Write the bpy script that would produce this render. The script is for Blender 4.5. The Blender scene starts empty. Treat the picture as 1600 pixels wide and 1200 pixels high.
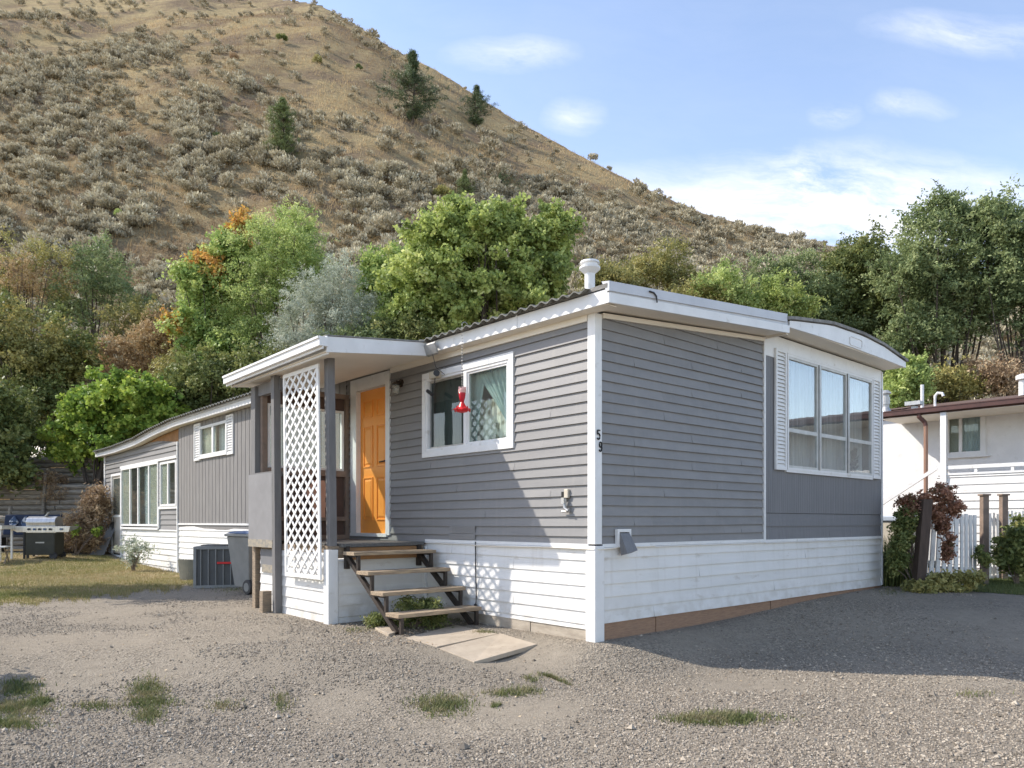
import bpy, math, random
import numpy as np
from mathutils import Vector, Matrix

# ------------------------------------------------------------------ camera, sky, sun, exposure
scene = bpy.context.scene
C = scene.collection
random.seed(7); rng = np.random.default_rng(7)
F, HX, HY, CZ = 1153.0, 800.0, 815.0, 1.16      # focal length and horizon in photo pixels, camera height
cam_d = bpy.data.cameras.new('camera'); cam = bpy.data.objects.new('camera', cam_d); C.objects.link(cam)
cam.location = (0, 0, CZ); cam.rotation_euler = (math.pi/2, 0, 0)
cam_d.sensor_width = 36; cam_d.lens = F/1600*36; cam_d.shift_y = (HY-600)/1600
cam_d.clip_start = .05; cam_d.clip_end = 2000
scene.camera = cam
scene.view_settings.view_transform = 'Standard'; scene.view_settings.look = 'None'
scene.view_settings.exposure = 1.0; scene.view_settings.gamma = 1
scene.render.resolution_x = 1024; scene.render.resolution_y = 768

SUN_TRAVEL = Vector((1.578, -.267, -1.46)).normalized()
sd = bpy.data.lights.new('sun', 'SUN'); sd.energy = 3.1; sd.angle = math.radians(.55); sd.color = (1, .93, .83)
sun = bpy.data.objects.new('sun', sd); C.objects.link(sun)
sun.rotation_euler = SUN_TRAVEL.to_track_quat('-Z', 'Y').to_euler(); sun.location = (-20, 4, 30)
SUN_EL = math.asin(-SUN_TRAVEL.z); SUN_AZ = math.atan2(-SUN_TRAVEL.x, -SUN_TRAVEL.y)

world = bpy.data.worlds.new('World'); scene.world = world; world.use_nodes = True
wn = world.node_tree.nodes; wl = world.node_tree.links
bg = wn['Background']; bg.inputs['Strength'].default_value = .15
sky = wn.new('ShaderNodeTexSky'); sky.sky_type = 'NISHITA'; sky.sun_disc = False
sky.sun_elevation = SUN_EL; sky.sun_rotation = SUN_AZ % (2*math.pi)
sky.air_density = 1.0; sky.dust_density = .6; sky.ozone_density = 2.2; sky.altitude = 400
def wnode(t, **k):
    n = wn.new(t)
    for a, b in k.items(): setattr(n, a, b)
    return n
tc = wnode('ShaderNodeTexCoord')
sep = wnode('ShaderNodeSeparateXYZ'); wl.new(tc.outputs['Generated'], sep.inputs[0])
def wmath(op, a, b=None, clamp=False):
    n = wnode('ShaderNodeMath', operation=op, use_clamp=clamp)
    for i, v in enumerate((a, b)):
        if v is None: continue
        if isinstance(v, (int, float)): n.inputs[i].default_value = v
        else: wl.new(v, n.inputs[i])
    return n.outputs[0]
yy = wmath('MAXIMUM', sep.outputs['Y'], .05)
wz = wnode('ShaderNodeTexNoise'); wz.inputs['Scale'].default_value = 5; wz.inputs['Detail'].default_value = 5; wl.new(tc.outputs['Generated'], wz.inputs['Vector'])
wsp = wnode('ShaderNodeSeparateXYZ'); wl.new(wz.outputs['Color'], wsp.inputs[0])
rx = wmath('ADD', wmath('DIVIDE', sep.outputs['X'], yy), wmath('MULTIPLY', wmath('SUBTRACT', wsp.outputs[0], .5), .22)); rz = wmath('ADD', wmath('DIVIDE', sep.outputs['Z'], yy), wmath('MULTIPLY', wmath('SUBTRACT', wsp.outputs[1], .5), .07))
def blob(cx, cz, sx, sz, sharp=1.0):       # soft bank of cloud in one direction of the sky
    dx = wmath('DIVIDE', wmath('SUBTRACT', rx, cx), sx); dz = wmath('DIVIDE', wmath('SUBTRACT', rz, cz), sz)
    d = wmath('SQRT', wmath('ADD', wmath('MULTIPLY', dx, dx), wmath('MULTIPLY', dz, dz)))
    return wmath('SUBTRACT', 1.0, d, True)
comb = wnode('ShaderNodeCombineXYZ'); wl.new(wmath('MULTIPLY', rx, 3.0), comb.inputs[0]); wl.new(wmath('MULTIPLY', wmath('ADD', rz, wmath('MULTIPLY', rx, .12)), 9.0), comb.inputs[1])
nz = wnode('ShaderNodeTexNoise'); nz.inputs['Scale'].default_value = 1.3; nz.inputs['Detail'].default_value = 9; nz.inputs['Roughness'].default_value = .68
wl.new(comb.outputs[0], nz.inputs['Vector'])
big = blob(.44, .415, .36, .105); big2 = blob(.37, .47, .06, .04)
small = wmath('MAXIMUM', blob(.12, .55, .05, .03), wmath('MAXIMUM', blob(.02, .63, .11, .03), blob(.62, .66, .18, .035)))
small = wmath('MAXIMUM', small, wmath('MAXIMUM', blob(.55, .56, .07, .02), blob(.44, .545, .05, .02)))
mask = wmath('ADD', wmath('MULTIPLY', big, 1.9), wmath('MULTIPLY', wmath('MAXIMUM', small, big2), .75))
nn = wmath('MULTIPLY', wmath('SUBTRACT', nz.outputs['Fac'], .36), 3.4, True)
hazeb = wmath('MULTIPLY', wmath('SUBTRACT', 1.0, wmath('DIVIDE', rz, .75), True), .10)
cf = wmath('ADD', wmath('MULTIPLY', mask, nn), wmath('MULTIPLY', wmath('MULTIPLY', nn, .05), 1.0), True)
cf = wmath('ADD', cf, hazeb, True)
tint = wnode('ShaderNodeMixRGB', blend_type='MULTIPLY'); tint.inputs[0].default_value = 1
tint.inputs[2].default_value = (1.37, 1.18, 1.06, 1); wl.new(sky.outputs[0], tint.inputs[1])
mix = wnode('ShaderNodeMixRGB'); wl.new(cf, mix.inputs[0]); wl.new(tint.outputs[0], mix.inputs[1]); mix.inputs[2].default_value = (4.1, 4.2, 4.6, 1)
wl.new(mix.outputs[0], bg.inputs['Color'])

# ------------------------------------------------------------------ frames of reference
TX = np.array([.7461, .6658]); SX = np.array([-.6658, .7461]); CO = np.array([.80, 7.12])   # house axes and its near corner
ANG = math.atan2(.6658, .7461)
CAML = np.array([(-CO) @ TX, (-CO) @ SX])
def w2l(x, y): d = np.array([x, y])-CO; return float(d @ TX), float(d @ SX)
def l2w(x, y): p = CO + x*TX + y*SX; return float(p[0]), float(p[1])
def ray(px, py): return np.array([(px-HX)/F, 1.0, (HY-py)/F])
def onA(px, py, n=0.0):      # point on the plane parallel to the long wall, n metres outside it -> (along, z)
    r = ray(px, py); d = np.array([r[0], r[1]]); dl = np.array([d @ TX, d @ SX])
    k = (-n-CAML[0])/dl[0]; return float(CAML[1]+k*dl[1]), float(CZ+k*r[2])
def onB(px, py, n=0.0):      # same for the end wall -> (across, z)
    r = ray(px, py); d = np.array([r[0], r[1]]); dl = np.array([d @ TX, d @ SX])
    k = (-n-CAML[1])/dl[1]; return float(CAML[0]+k*dl[0]), float(CZ+k*r[2])
def at(px, py, Y): return ((px-HX)/F*Y, Y, CZ+(HY-py)/F*Y)
def sst(a, b, x):
    t = np.clip((np.asarray(x, float)-a)/(b-a), 0, 1); return t*t*(3-2*t)

# value noise on a grid for terrain and clumps
_N = rng.random((256, 256))
def vnoise(x, y, s):
    x = np.asarray(x, float)/s+91.3; y = np.asarray(y, float)/s+37.7
    xi = np.floor(x).astype(int); yi = np.floor(y).astype(int); fx = x-xi; fy = y-yi
    fx = fx*fx*(3-2*fx); fy = fy*fy*(3-2*fy)
    a = _N[xi % 256, yi % 256]; b = _N[(xi+1) % 256, yi % 256]; c = _N[xi % 256, (yi+1) % 256]; d = _N[(xi+1) % 256, (yi+1) % 256]
    return (a*(1-fx)+b*fx)*(1-fy)+(c*(1-fx)+d*fx)*fy
SKY_P = np.array([-900, -300, 0, 300, 500, 560, 620, 700, 760, 840, 900, 1000, 1100, 1200, 1310, 1400, 1600, 2200, 3000])
SKY_Y = np.array([-40, -50, -50, -30, -2, 32, 72, 110, 148, 196, 232, 280, 322, 350, 376, 396, 430, 520, 600])
RDG_P = np.array([-900, 0, 300, 500, 620, 1000, 1310, 1600, 3000]); RDG_D = np.array([190, 185, 165, 138, 118, 108, 100, 95, 95])
def hill(x, y):
    x = np.asarray(x, float); y = np.asarray(y, float)
    yc = np.maximum(y, 5.0); px = HX+F*x/yc
    D = np.interp(px, RDG_P, RDG_D); zr = (HY-np.interp(px, SKY_P, SKY_Y))/F*D
    B = np.interp(px, [-600, 150, 300, 900, 1300, 1500, 2400], [20.6, 22.0, 20.6, 20.8, 22.5, 24.5, 25])
    t = (y-B)/(D-B); tt = np.clip(t, 0, 1)
    prof = np.where(tt < .06, tt*tt/.12, tt-.03)/.97
    z = zr*prof
    z = np.where(t > 1, zr-(y-D)*.5, z)
    am = np.clip(t*6, 0, 1)*np.clip((1.0-t)*5, .12, 1)
    z = z + am*((vnoise(x, y*.45, 15)-.5)*4.2+(vnoise(x, y*.5, 5)-.5)*1.2)*np.where(t > 0, 1, 0)
    return np.where(t > 0, z, 0)
def ground(x, y):
    x = np.asarray(x, float); y = np.asarray(y, float)
    lx = (x-CO[0])*TX[0]+(y-CO[1])*TX[1]; ly = (x-CO[0])*SX[0]+(y-CO[1])*SX[1]
    dx = np.maximum(np.maximum(-lx, lx-6.67), 0); dy = np.maximum(np.maximum(-ly, ly-18.5), 0); dist = np.hypot(dx, dy)
    z = .13*sst(7.3, 11.5, y)*sst(1, 4, x)+.14*sst(14, 21, y)*sst(1, -3, x)+.22*sst(16, 21, y)*sst(-8.5, -13, x)
    a = sst(.05, 1.0, dist)*sst(-1.2, .6, x)*sst(9.5, 7.5, y); b = sst(7.0, 5.2, y)
    z = z-.21*(1-(1-a)*(1-b))
    z = z+.016*(vnoise(x, y, .9)-.5)*sst(.1, .6, dist)+.03*(vnoise(x, y, 2.7)-.5)*sst(.2, .8, dist)
    z = z+.25*sst(4.9, 6.2, x)*sst(11.6, 12.6, y)*0
    return z+hill(x, y)
def gz(x, y): return float(ground(x, y))
def hitg(px, py):                      # where a line of sight meets the ground
    Y = 3.0
    while Y < 190:
        x, _, z = at(px, py, Y)
        if gz(x, Y) >= z: break
        Y *= 1.01
    return (x, Y, gz(x, Y))

# ------------------------------------------------------------------ object helpers
def tag(o, label=None, cat=None, group=None, kind=None):
    if label: o['label'] = label
    if cat: o['category'] = cat
    if group: o['group'] = group
    if kind: o['kind'] = kind
    return o
def empty(name, loc=(0, 0, 0), rz=0.0):
    o = bpy.data.objects.new(name, None); C.objects.link(o); o.location = loc; o.rotation_euler = (0, 0, rz); o.empty_display_size = .2
    return o
def link(name, me, mat, parent=None):
    o = bpy.data.objects.new(name, me); C.objects.link(o)
    if mat is not None and not me.materials:
        for m in (mat if isinstance(mat, (list, tuple)) else [mat]): me.materials.append(m)
    if parent is not None: o.parent = parent
    return o
def npmesh(name, V, Fc, mat, parent=None, tint=None, smooth=False):
    V = np.asarray(V, np.float32).reshape(-1, 3); Fc = np.asarray(Fc, np.int32); n, k = Fc.shape
    me = bpy.data.meshes.new(name); me.vertices.add(len(V)); me.vertices.foreach_set('co', V.ravel())
    me.loops.add(n*k); me.loops.foreach_set('vertex_index', Fc.ravel())
    me.polygons.add(n); me.polygons.foreach_set('loop_start', np.arange(0, n*k, k, dtype=np.int32)); me.polygons.foreach_set('loop_total', np.full(n, k, np.int32))
    me.polygons.foreach_set('use_smooth', np.full(n, smooth))
    me.update(calc_edges=True)
    if tint is not None:
        a = me.attributes.new('tint', 'FLOAT', 'POINT'); a.data.foreach_set('value', np.asarray(tint, np.float32))
    return link(name, me, mat, parent)

class MB:
    def __init__(s): s.v = []; s.f = []
    def hexa(s, p):      # 4 bottom points then 4 top points
        b = len(s.v); s.v += [tuple(q) for q in p]
        s.f += [tuple(b+i for i in q) for q in ((0, 3, 2, 1), (4, 5, 6, 7), (0, 1, 5, 4), (1, 2, 6, 5), (2, 3, 7, 6), (3, 0, 4, 7))]
        return s
    def box(s, x0, x1, y0, y1, z0, z1):
        return s.hexa([(x0, y0, z0), (x1, y0, z0), (x1, y1, z0), (x0, y1, z0), (x0, y0, z1), (x1, y0, z1), (x1, y1, z1), (x0, y1, z1)])
    def quad(s, *p):
        b = len(s.v); s.v += [tuple(q) for q in p]; s.f.append(tuple(range(b, b+len(p)))); return s
    def pbox(s, P, u0, u1, z0, z1, o0, o1):
        return s.hexa([P(u0, z0, o0), P(u1, z0, o0), P(u1, z0, o1), P(u0, z0, o1), P(u0, z1, o0), P(u1, z1, o0), P(u1, z1, o1), P(u0, z1, o1)])
    def bar(s, a, b, w, h, up=(0, 0, 1)):
        a = Vector(a); b = Vector(b); d = (b-a).normalized(); r = d.cross(Vector(up))
        if r.length < 1e-4: r = d.cross(Vector((1, 0, 0)))
        r.normalize(); u = r.cross(d).normalized(); r = r*w/2; u = u*h/2
        return s.hexa([a-r-u, a+r-u, b+r-u, b-r-u, a-r+u, a+r+u, b+r+u, b-r+u])
    def tube(s, pts, rad, n=8, cap=True):
        pts = [Vector(p) for p in pts]; m = len(pts)
        if not hasattr(rad, '__len__'): rad = [rad]*m
        b0 = len(s.v)
        for i, p in enumerate(pts):
            d = (pts[min(i+1, m-1)]-pts[max(i-1, 0)]).normalized()
            r = d.cross(Vector((0, 0, 1)))
            if r.length < .05: r = d.cross(Vector((1, 0, 0)))
            r.normalize(); u = r.cross(d)
            for k in range(n):
                a = 2*math.pi*k/n; s.v.append(tuple(p+r*math.cos(a)*rad[i]+u*math.sin(a)*rad[i]))
        for i in range(m-1):
            for k in range(n):
                k2 = (k+1) % n; s.f.append((b0+i*n+k, b0+i*n+k2, b0+(i+1)*n+k2, b0+(i+1)*n+k))
        if cap: s.f.append(tuple(b0+k for k in range(n))); s.f.append(tuple(b0+(m-1)*n+k for k in reversed(range(n))))
        return s
    def lathe(s, prof, c=(0, 0, 0), n=20, axis='z'):
        b0 = len(s.v)
        for r, h in prof:
            for k in range(n):
                a = 2*math.pi*k/n; ca, sa = r*math.cos(a), r*math.sin(a)
                q = (ca, sa, h) if axis == 'z' else ((h, ca, sa) if axis == 'x' else (ca, h, sa))
                s.v.append((c[0]+q[0], c[1]+q[1], c[2]+q[2]))
        for i in range(len(prof)-1):
            for k in range(n):
                k2 = (k+1) % n; s.f.append((b0+i*n+k, b0+i*n+k2, b0+(i+1)*n+k2, b0+(i+1)*n+k))
        s.f.append(tuple(b0+k for k in reversed(range(n)))); s.f.append(tuple(b0+(len(prof)-1)*n+k for k in range(n)))
        return s
    def prism(s, pts, off):
        b = len(s.v); n = len(pts); s.v += [tuple(p) for p in pts]; s.v += [(p[0]+off[0], p[1]+off[1], p[2]+off[2]) for p in pts]
        s.f.append(tuple(range(b, b+n))); s.f.append(tuple(reversed(range(b+n, b+2*n))))
        for i in range(n): j = (i+1) % n; s.f.append((b+i, b+n+i, b+n+j, b+j))
        return s
    def build(s, name, mat, parent=None, smooth=False, bevel=0):
        me = bpy.data.meshes.new(name); me.from_pydata([tuple(map(float, q)) for q in s.v], [], s.f); me.update()
        if smooth: me.polygons.foreach_set('use_smooth', [True]*len(me.polygons))
        o = link(name, me, mat, parent)
        if bevel:
            m = o.modifiers.new('bevel', 'BEVEL'); m.width = bevel; m.segments = 2; m.limit_method = 'ANGLE'
        return o

# ------------------------------------------------------------------ materials
def base_mat(name):
    m = bpy.data.materials.new(name); m.use_nodes = True; nt = m.node_tree; b = nt.nodes['Principled BSDF']; return m, nt, b
def pm(name, c1, c2=None, scale=6, rough=.6, bump=0, bscale=40, metallic=0, stretch=(1, 1, 1), detail=6, c3=None, contrast=(.35, .65), spec=.3, stain=None):
    m, nt, b = base_mat(name); N = nt.nodes; L = nt.links
    b.inputs['Roughness'].default_value = rough; b.inputs['Metallic'].default_value = metallic
    b.inputs['Specular IOR Level'].default_value = spec
    if c2 is None: c2 = tuple(q*.88 for q in c1)
    t = N.new('ShaderNodeTexCoord'); mp = N.new('ShaderNodeMapping'); mp.inputs['Scale'].default_value = stretch
    L.new(t.outputs['Object'], mp.inputs[0])
    n = N.new('ShaderNodeTexNoise'); n.inputs['Scale'].default_value = scale; n.inputs['Detail'].default_value = detail; n.inputs['Roughness'].default_value = .6
    L.new(mp.outputs[0], n.inputs['Vector'])
    r = N.new('ShaderNodeValToRGB'); r.color_ramp.elements[0].position = contrast[0]; r.color_ramp.elements[1].position = contrast[1]
    r.color_ramp.elements[0].color = (*c1, 1); r.color_ramp.elements[1].color = (*c2, 1)
    L.new(n.outputs['Fac'], r.inputs[0]); out = r.outputs[0]
    if c3 or stain:
        n3 = N.new('ShaderNodeTexNoise'); n3.inputs['Scale'].default_value = scale*(.28 if c3 else 2.5); n3.inputs['Detail'].default_value = 7; L.new(mp.outputs[0], n3.inputs['Vector'])
        r3 = N.new('ShaderNodeValToRGB'); r3.color_ramp.elements[0].position = .55 if c3 else .62; r3.color_ramp.elements[1].position = .68 if c3 else .8; L.new(n3.outputs['Fac'], r3.inputs[0])
        mx = N.new('ShaderNodeMixRGB'); L.new(r3.outputs[0], mx.inputs[0]); L.new(out, mx.inputs[1]); mx.inputs[2].default_value = (*(c3 or stain), 1); out = mx.outputs[0]
    L.new(out, b.inputs['Base Color'])
    if bump:
        nb = N.new('ShaderNodeTexNoise'); nb.inputs['Scale'].default_value = bscale; nb.inputs['Detail'].default_value = 5; L.new(mp.outputs[0], nb.inputs['Vector'])
        bp = N.new('ShaderNodeBump'); bp.inputs['Strength'].default_value = bump; bp.inputs['Distance'].default_value = .02; L.new(nb.outputs['Fac'], bp.inputs['Height']); L.new(bp.outputs[0], b.inputs['Normal'])
    return m
def leafmat(name, cols, trans=.35, rough=.55):
    m, nt, b = base_mat(name); N = nt.nodes; L = nt.links
    a = N.new('ShaderNodeAttribute'); a.attribute_name = 'tint'
    r = N.new('ShaderNodeValToRGB'); e = r.color_ramp.elements
    e[0].color = (*cols[0], 1); e[1].color = (*cols[-1], 1); e[0].position = .05; e[1].position = .95
    for i, c in enumerate(cols[1:-1]):
        q = e.new(.05+.9*(i+1)/(len(cols)-1)); q.color = (*c, 1)
    L.new(a.outputs['Fac'], r.inputs[0]); L.new(r.outputs[0], b.inputs['Base Color'])
    b.inputs['Roughness'].default_value = rough; b.inputs['Specular IOR Level'].default_value = .25
    tr = N.new('ShaderNodeBsdfTranslucent'); L.new(r.outputs[0], tr.inputs[0])
    mx = N.new('ShaderNodeMixShader'); mx.inputs[0].default_value = trans
    L.new(b.outputs[0], mx.inputs[1]); L.new(tr.outputs[0], mx.inputs[2]); L.new(mx.outputs[0], N['Material Output'].inputs[0])
    return m
def glassmat(name, tintc=(.9, .95, .93), ior=1.6, refl=1.0, dirt=.03):
    m, nt, b = base_mat(name); N = nt.nodes; L = nt.links
    tr = N.new('ShaderNodeBsdfTransparent'); tr.inputs[0].default_value = (*tintc, 1)
    gl = N.new('ShaderNodeBsdfGlossy'); gl.inputs['Roughness'].default_value = .015; gl.inputs['Color'].default_value = (refl, refl, refl, 1)
    lw = N.new('ShaderNodeLayerWeight'); lw.inputs['Blend'].default_value = .5; pw = N.new('ShaderNodeMath'); pw.operation = 'POWER'; pw.inputs[1].default_value = 4.5; L.new(lw.outputs['Facing'], pw.inputs[0]); f0 = ((ior-1)/(ior+1))**2
    fr = N.new('ShaderNodeMath'); fr.operation = 'MULTIPLY_ADD'; fr.inputs[1].default_value = 1-f0; fr.inputs[2].default_value = f0; L.new(pw.outputs[0], fr.inputs[0])
    t = N.new('ShaderNodeTexCoord'); n = N.new('ShaderNodeTexNoise'); n.inputs['Scale'].default_value = 2.0; L.new(t.outputs['Object'], n.inputs[0])
    bp = N.new('ShaderNodeBump'); bp.inputs['Strength'].default_value = .06; bp.inputs['Distance'].default_value = .02; L.new(n.outputs['Fac'], bp.inputs['Height']); L.new(bp.outputs[0], gl.inputs['Normal'])
    m1 = N.new('ShaderNodeMixShader'); L.new(fr.outputs[0], m1.inputs[0]); L.new(tr.outputs[0], m1.inputs[1]); L.new(gl.outputs[0], m1.inputs[2])
    df = N.new('ShaderNodeBsdfDiffuse'); df.inputs[0].default_value = (.6, .62, .6, 1)
    m2 = N.new('ShaderNodeMixShader'); m2.inputs[0].default_value = dirt; L.new(m1.outputs[0], m2.inputs[1]); L.new(df.outputs[0], m2.inputs[2])
    L.new(m2.outputs[0], N['Material Output'].inputs[0]); return m

M = {}
M['grey'] = pm('grey_vinyl', (.245, .238, .232), (.216, .21, .206), 3, .5, .05, 60, stretch=(1, .3, 3))
def boards(m, pitch, z0, lo, hi, dirt=None):
    nt = m.node_tree; N = nt.nodes; L = nt.links; b = N['Principled BSDF']; src = b.inputs['Base Color'].links[0].from_socket
    t = N.new('ShaderNodeTexCoord'); sp = N.new('ShaderNodeSeparateXYZ'); L.new(t.outputs['Object'], sp.inputs[0])
    def mt(op, a, b_=None, clamp=False):
        n = N.new('ShaderNodeMath'); n.operation = op; n.use_clamp = clamp
        for i, v in enumerate((a, b_)):
            if v is None: continue
            if isinstance(v, (int, float)): n.inputs[i].default_value = v
            else: L.new(v, n.inputs[i])
        return n.outputs[0]
    row = mt('FLOOR', mt('DIVIDE', mt('SUBTRACT', sp.outputs[2], z0), pitch)); seg = mt('FLOOR', mt('DIVIDE', mt('ADD', mt('ADD', sp.outputs[0], sp.outputs[1]), mt('MULTIPLY', row, 1.37)), 3.6))
    w = N.new('ShaderNodeTexWhiteNoise'); w.noise_dimensions = '1D'; L.new(mt('ADD', row, mt('MULTIPLY', seg, 17.3)), w.inputs['W'])
    f = mt('ADD', mt('MULTIPLY', w.outputs['Value'], hi-lo), lo); cb = N.new('ShaderNodeCombineXYZ')
    for i in range(3): L.new(f, cb.inputs[i])
    mu = N.new('ShaderNodeMixRGB'); mu.blend_type = 'MULTIPLY'; mu.inputs[0].default_value = 1; L.new(src, mu.inputs[1]); L.new(cb.outputs[0], mu.inputs[2]); out = mu.outputs[0]
    # rain streaks and splashed dirt
    mp = N.new('ShaderNodeMapping'); mp.inputs['Scale'].default_value = (9, 9, .5); L.new(t.outputs['Object'], mp.inputs[0]); n1 = N.new('ShaderNodeTexNoise'); n1.inputs['Scale'].default_value = 1.5; n1.inputs['Detail'].default_value = 6; L.new(mp.outputs[0], n1.inputs[0])
    st = mt('MULTIPLY', mt('SUBTRACT', n1.outputs['Fac'], .52), 2.2, True)
    if dirt:
        n2 = N.new('ShaderNodeTexNoise'); n2.inputs['Scale'].default_value = 7; n2.inputs['Detail'].default_value = 8; L.new(t.outputs['Object'], n2.inputs[0])
        h = mt('SUBTRACT', 1.0, mt('DIVIDE', mt('SUBTRACT', sp.outputs[2], .05), .42), True)
        d2 = mt('MULTIPLY', mt('MULTIPLY', mt('SUBTRACT', n2.outputs['Fac'], .40), 4.5, True), h, True); st = mt('MAXIMUM', mt('MULTIPLY', st, .7), d2)
    mx = N.new('ShaderNodeMixRGB'); L.new(mt('MULTIPLY', st, .55), mx.inputs[0]); L.new(out, mx.inputs[1]); mx.inputs[2].default_value = (*(dirt or (.30, .285, .26)), 1); L.new(mx.outputs[0], b.inputs['Base Color'])
boards(M['grey'], .1016, .91, .95, 1.06)
M['greyflat'] = pm('grey_paint', (.20, .20, .205), (.17, .17, .175), 5, .6, .06, 30, stretch=(7, 7, .35), stain=(.24, .24, .24))
M['greywood'] = pm('grey_painted_wood', (.185, .178, .175), (.15, .145, .143), 8, .6, .1, 40, stretch=(2, 2, .5))
M['greyboard'] = pm('grey_grooved_panel', (.235, .225, .215), (.20, .19, .185), 5, .65, .08, 40, stretch=(2, 2, .4))
M['groove'] = pm('groove_shadow_board', (.10, .10, .10), None, 5, .8)
M['ply'] = pm('grey_plywood', (.25, .245, .245), (.215, .21, .21), 4, .65, .06, 30)
M['strip'] = pm('worn_bare_edge', (.36, .31, .23), (.22, .21, .19), 14, .8, .2, 60, stretch=(1, 1, 2))
M['white'] = pm('white_trim', (.78, .775, .76), (.71, .705, .69), 4, .45, .03, 30, stain=(.55, .53, .48))
M['vinyl'] = pm('white_vinyl_skirt', (.77, .755, .73), (.70, .69, .66), 2.2, .45, .04, 30, stretch=(.6, .6, 2), stain=(.50, .46, .40))
boards(M['vinyl'], .125, .158, .96, 1.02, (.42, .37, .30))
M['cream'] = pm('cream_soffit', (.80, .74, .64), (.75, .69, .59), 2, .6, .03, 20)
M['roofing'] = pm('weathered_roofing', (.30, .29, .27), (.17, .165, .155), 9, .85, .5, 30, c3=(.13, .12, .11))
M['moss'] = pm('corrugated_mossy_metal', (.20, .195, .175), (.11, .11, .095), 12, .8, .4, 40, stain=(.28, .27, .24))
M['orange'] = pm('orange_door_paint', (.93, .37, .075), (.86, .335, .065), 3, .38, .03, 60)
M['tread'] = pm('stair_tread_wood', (.44, .335, .22), (.27, .21, .15), 5, .8, .35, 60, stretch=(1, 12, 12), stain=(.22, .19, .155), contrast=(.4, .6))
M['treadB'] = pm('weathered_lumber', (.34, .26, .18), (.20, .16, .12), 6, .75, .3, 60, stretch=(2, 2, 9))
M['timber'] = pm('red_timber', (.37, .23, .145), (.27, .17, .115), 6, .8, .3, 60, stretch=(1.5, 12, 12), stain=(.30, .25, .19))
M['timberpale'] = pm('pale_footing', (.46, .40, .32), (.34, .29, .23), 5, .85, .3, 50, stretch=(1, 1, 4), stain=(.2, .17, .13))
M['steel'] = pm('black_angle_iron', (.045, .038, .034), (.07, .055, .045), 20, .55, .1, 60, metallic=.3)
M['carpet'] = pm('grey_step_carpet', (.19, .18, .165), (.13, .125, .115), 60, .95, .8, 160)
M['slab'] = pm('concrete_slab', (.44, .37, .285), (.36, .30, .23), 5, .9, .3, 70, stain=(.28, .23, .17))
M['conc'] = pm('concrete_block', (.36, .34, .31), (.27, .26, .24), 9, .9, .4, 70)
M['brownpanel'] = pm('brown_panel', (.115, .075, .06), (.085, .058, .048), 4, .7, .1, 40)
M['brownwood'] = pm('brown_rail_wood', (.27, .20, .155), (.19, .145, .115), 7, .7, .2, 40)
M['pink'] = pm('salmon_cutout', (.55, .33, .24), (.48, .28, .20), 6, .6)
M['glass'] = glassmat('window_glass', (.88, .93, .91), 1.4)
M['glassD'] = glassmat('screened_glass', (.50, .55, .53), 1.5)
M['glassB'] = glassmat('picture_window_glass', (.92, .95, .95), 2.25, dirt=.02)
M['screen'] = pm('beige_roller_blind', (.56, .51, .44), (.50, .455, .39), 3, .8)
M['teal'] = pm('teal_curtain', (.40, .48, .46), (.31, .38, .365), 4, .9, .1, 40, stretch=(3, 3, .4))
M['curtain'] = pm('white_curtain', (.72, .74, .76), (.60, .62, .65), 3, .9, .1, 40, stretch=(8, 8, .3))
M['sheer'] = pm('grey_sheer_curtain', (.52, .52, .51), (.30, .30, .30), 3, .9, .1, 40, stretch=(8, 8, .3))
M['dark'] = pm('room_dark', (.09, .09, .08), None, 3, .9)
M['darkobj'] = pm('black_plastic', (.03, .03, .033), (.045, .045, .047), 10, .5, .05, 60)
M['brass'] = pm('bronze_lamp', (.06, .045, .035), None, 9, .5, metallic=.4)
M['galv'] = pm('galvanised_metal', (.48, .47, .45), (.36, .36, .35), 9, .42, .1, 40, metallic=.6)
M['stainless'] = pm('stainless_steel', (.62, .61, .59), (.50, .49, .47), 3, .3, .04, 80, metallic=.85, stretch=(8, 1, 1))
M['bbqdark'] = pm('dark_green_enamel', (.05, .05, .04), (.038, .038, .03), 4, .5)
M['ac'] = pm('ac_casing', (.30, .30, .285), (.26, .26, .245), 6, .5, .05, 60)
M['acdark'] = pm('ac_inner', (.13, .13, .125), None, 6, .6)
M['bin'] = pm('grey_bin_plastic', (.24, .24, .225), (.20, .20, .19), 5, .5, .05, 60)
M['blue'] = pm('blue_lid_plastic', (.05, .10, .22), (.14, .18, .25), 7, .5)
M['red'] = pm('red_plastic', (.75, .04, .04), (.6, .02, .03), 8, .3)
M['redglass'] = pm('red_nectar', (.5, .02, .04), None, 8, .15)
M['pinkglass'] = pm('pink_clear_plastic', (.8, .45, .42), None, 8, .2)
M['beige'] = pm('beige_metal', (.58, .52, .42), (.5, .45, .37), 4, .6, .05, 20)
M['stucco'] = pm('white_stucco', (.80, .79, .775), (.73, .72, .705), 2.5, .85, .25, 60, stain=(.64, .63, .60))
M['roofbrown'] = pm('brown_shingle', (.135, .088, .07), (.10, .068, .055), 16, .9, .5, 60)
M['gutter'] = pm('brown_gutter', (.105, .05, .04), (.075, .038, .032), 6, .4)
M['downpipe'] = pm('tan_downpipe', (.33, .20, .14), (.28, .165, .115), 5, .5)
M['postbrown'] = pm('dark_brown_post', (.10, .07, .055), (.07, .05, .04), 8, .8, .3, 50, stretch=(3, 3, .6))
M['edgestone'] = pm('edging_stone', (.26, .24, .23), (.18, .17, .165), 12, .9, .5, 60)
M['log'] = pm('grey_weathered_log', (.33, .295, .245), (.19, .165, .135), 5, .9, .5, 40, stretch=(1, 5, 5), stain=(.13, .11, .09))
M['bark'] = pm('tree_bark', (.12, .095, .075), (.065, .052, .042), 8, .95, .8, 30, stretch=(3, 3, .8))
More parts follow.
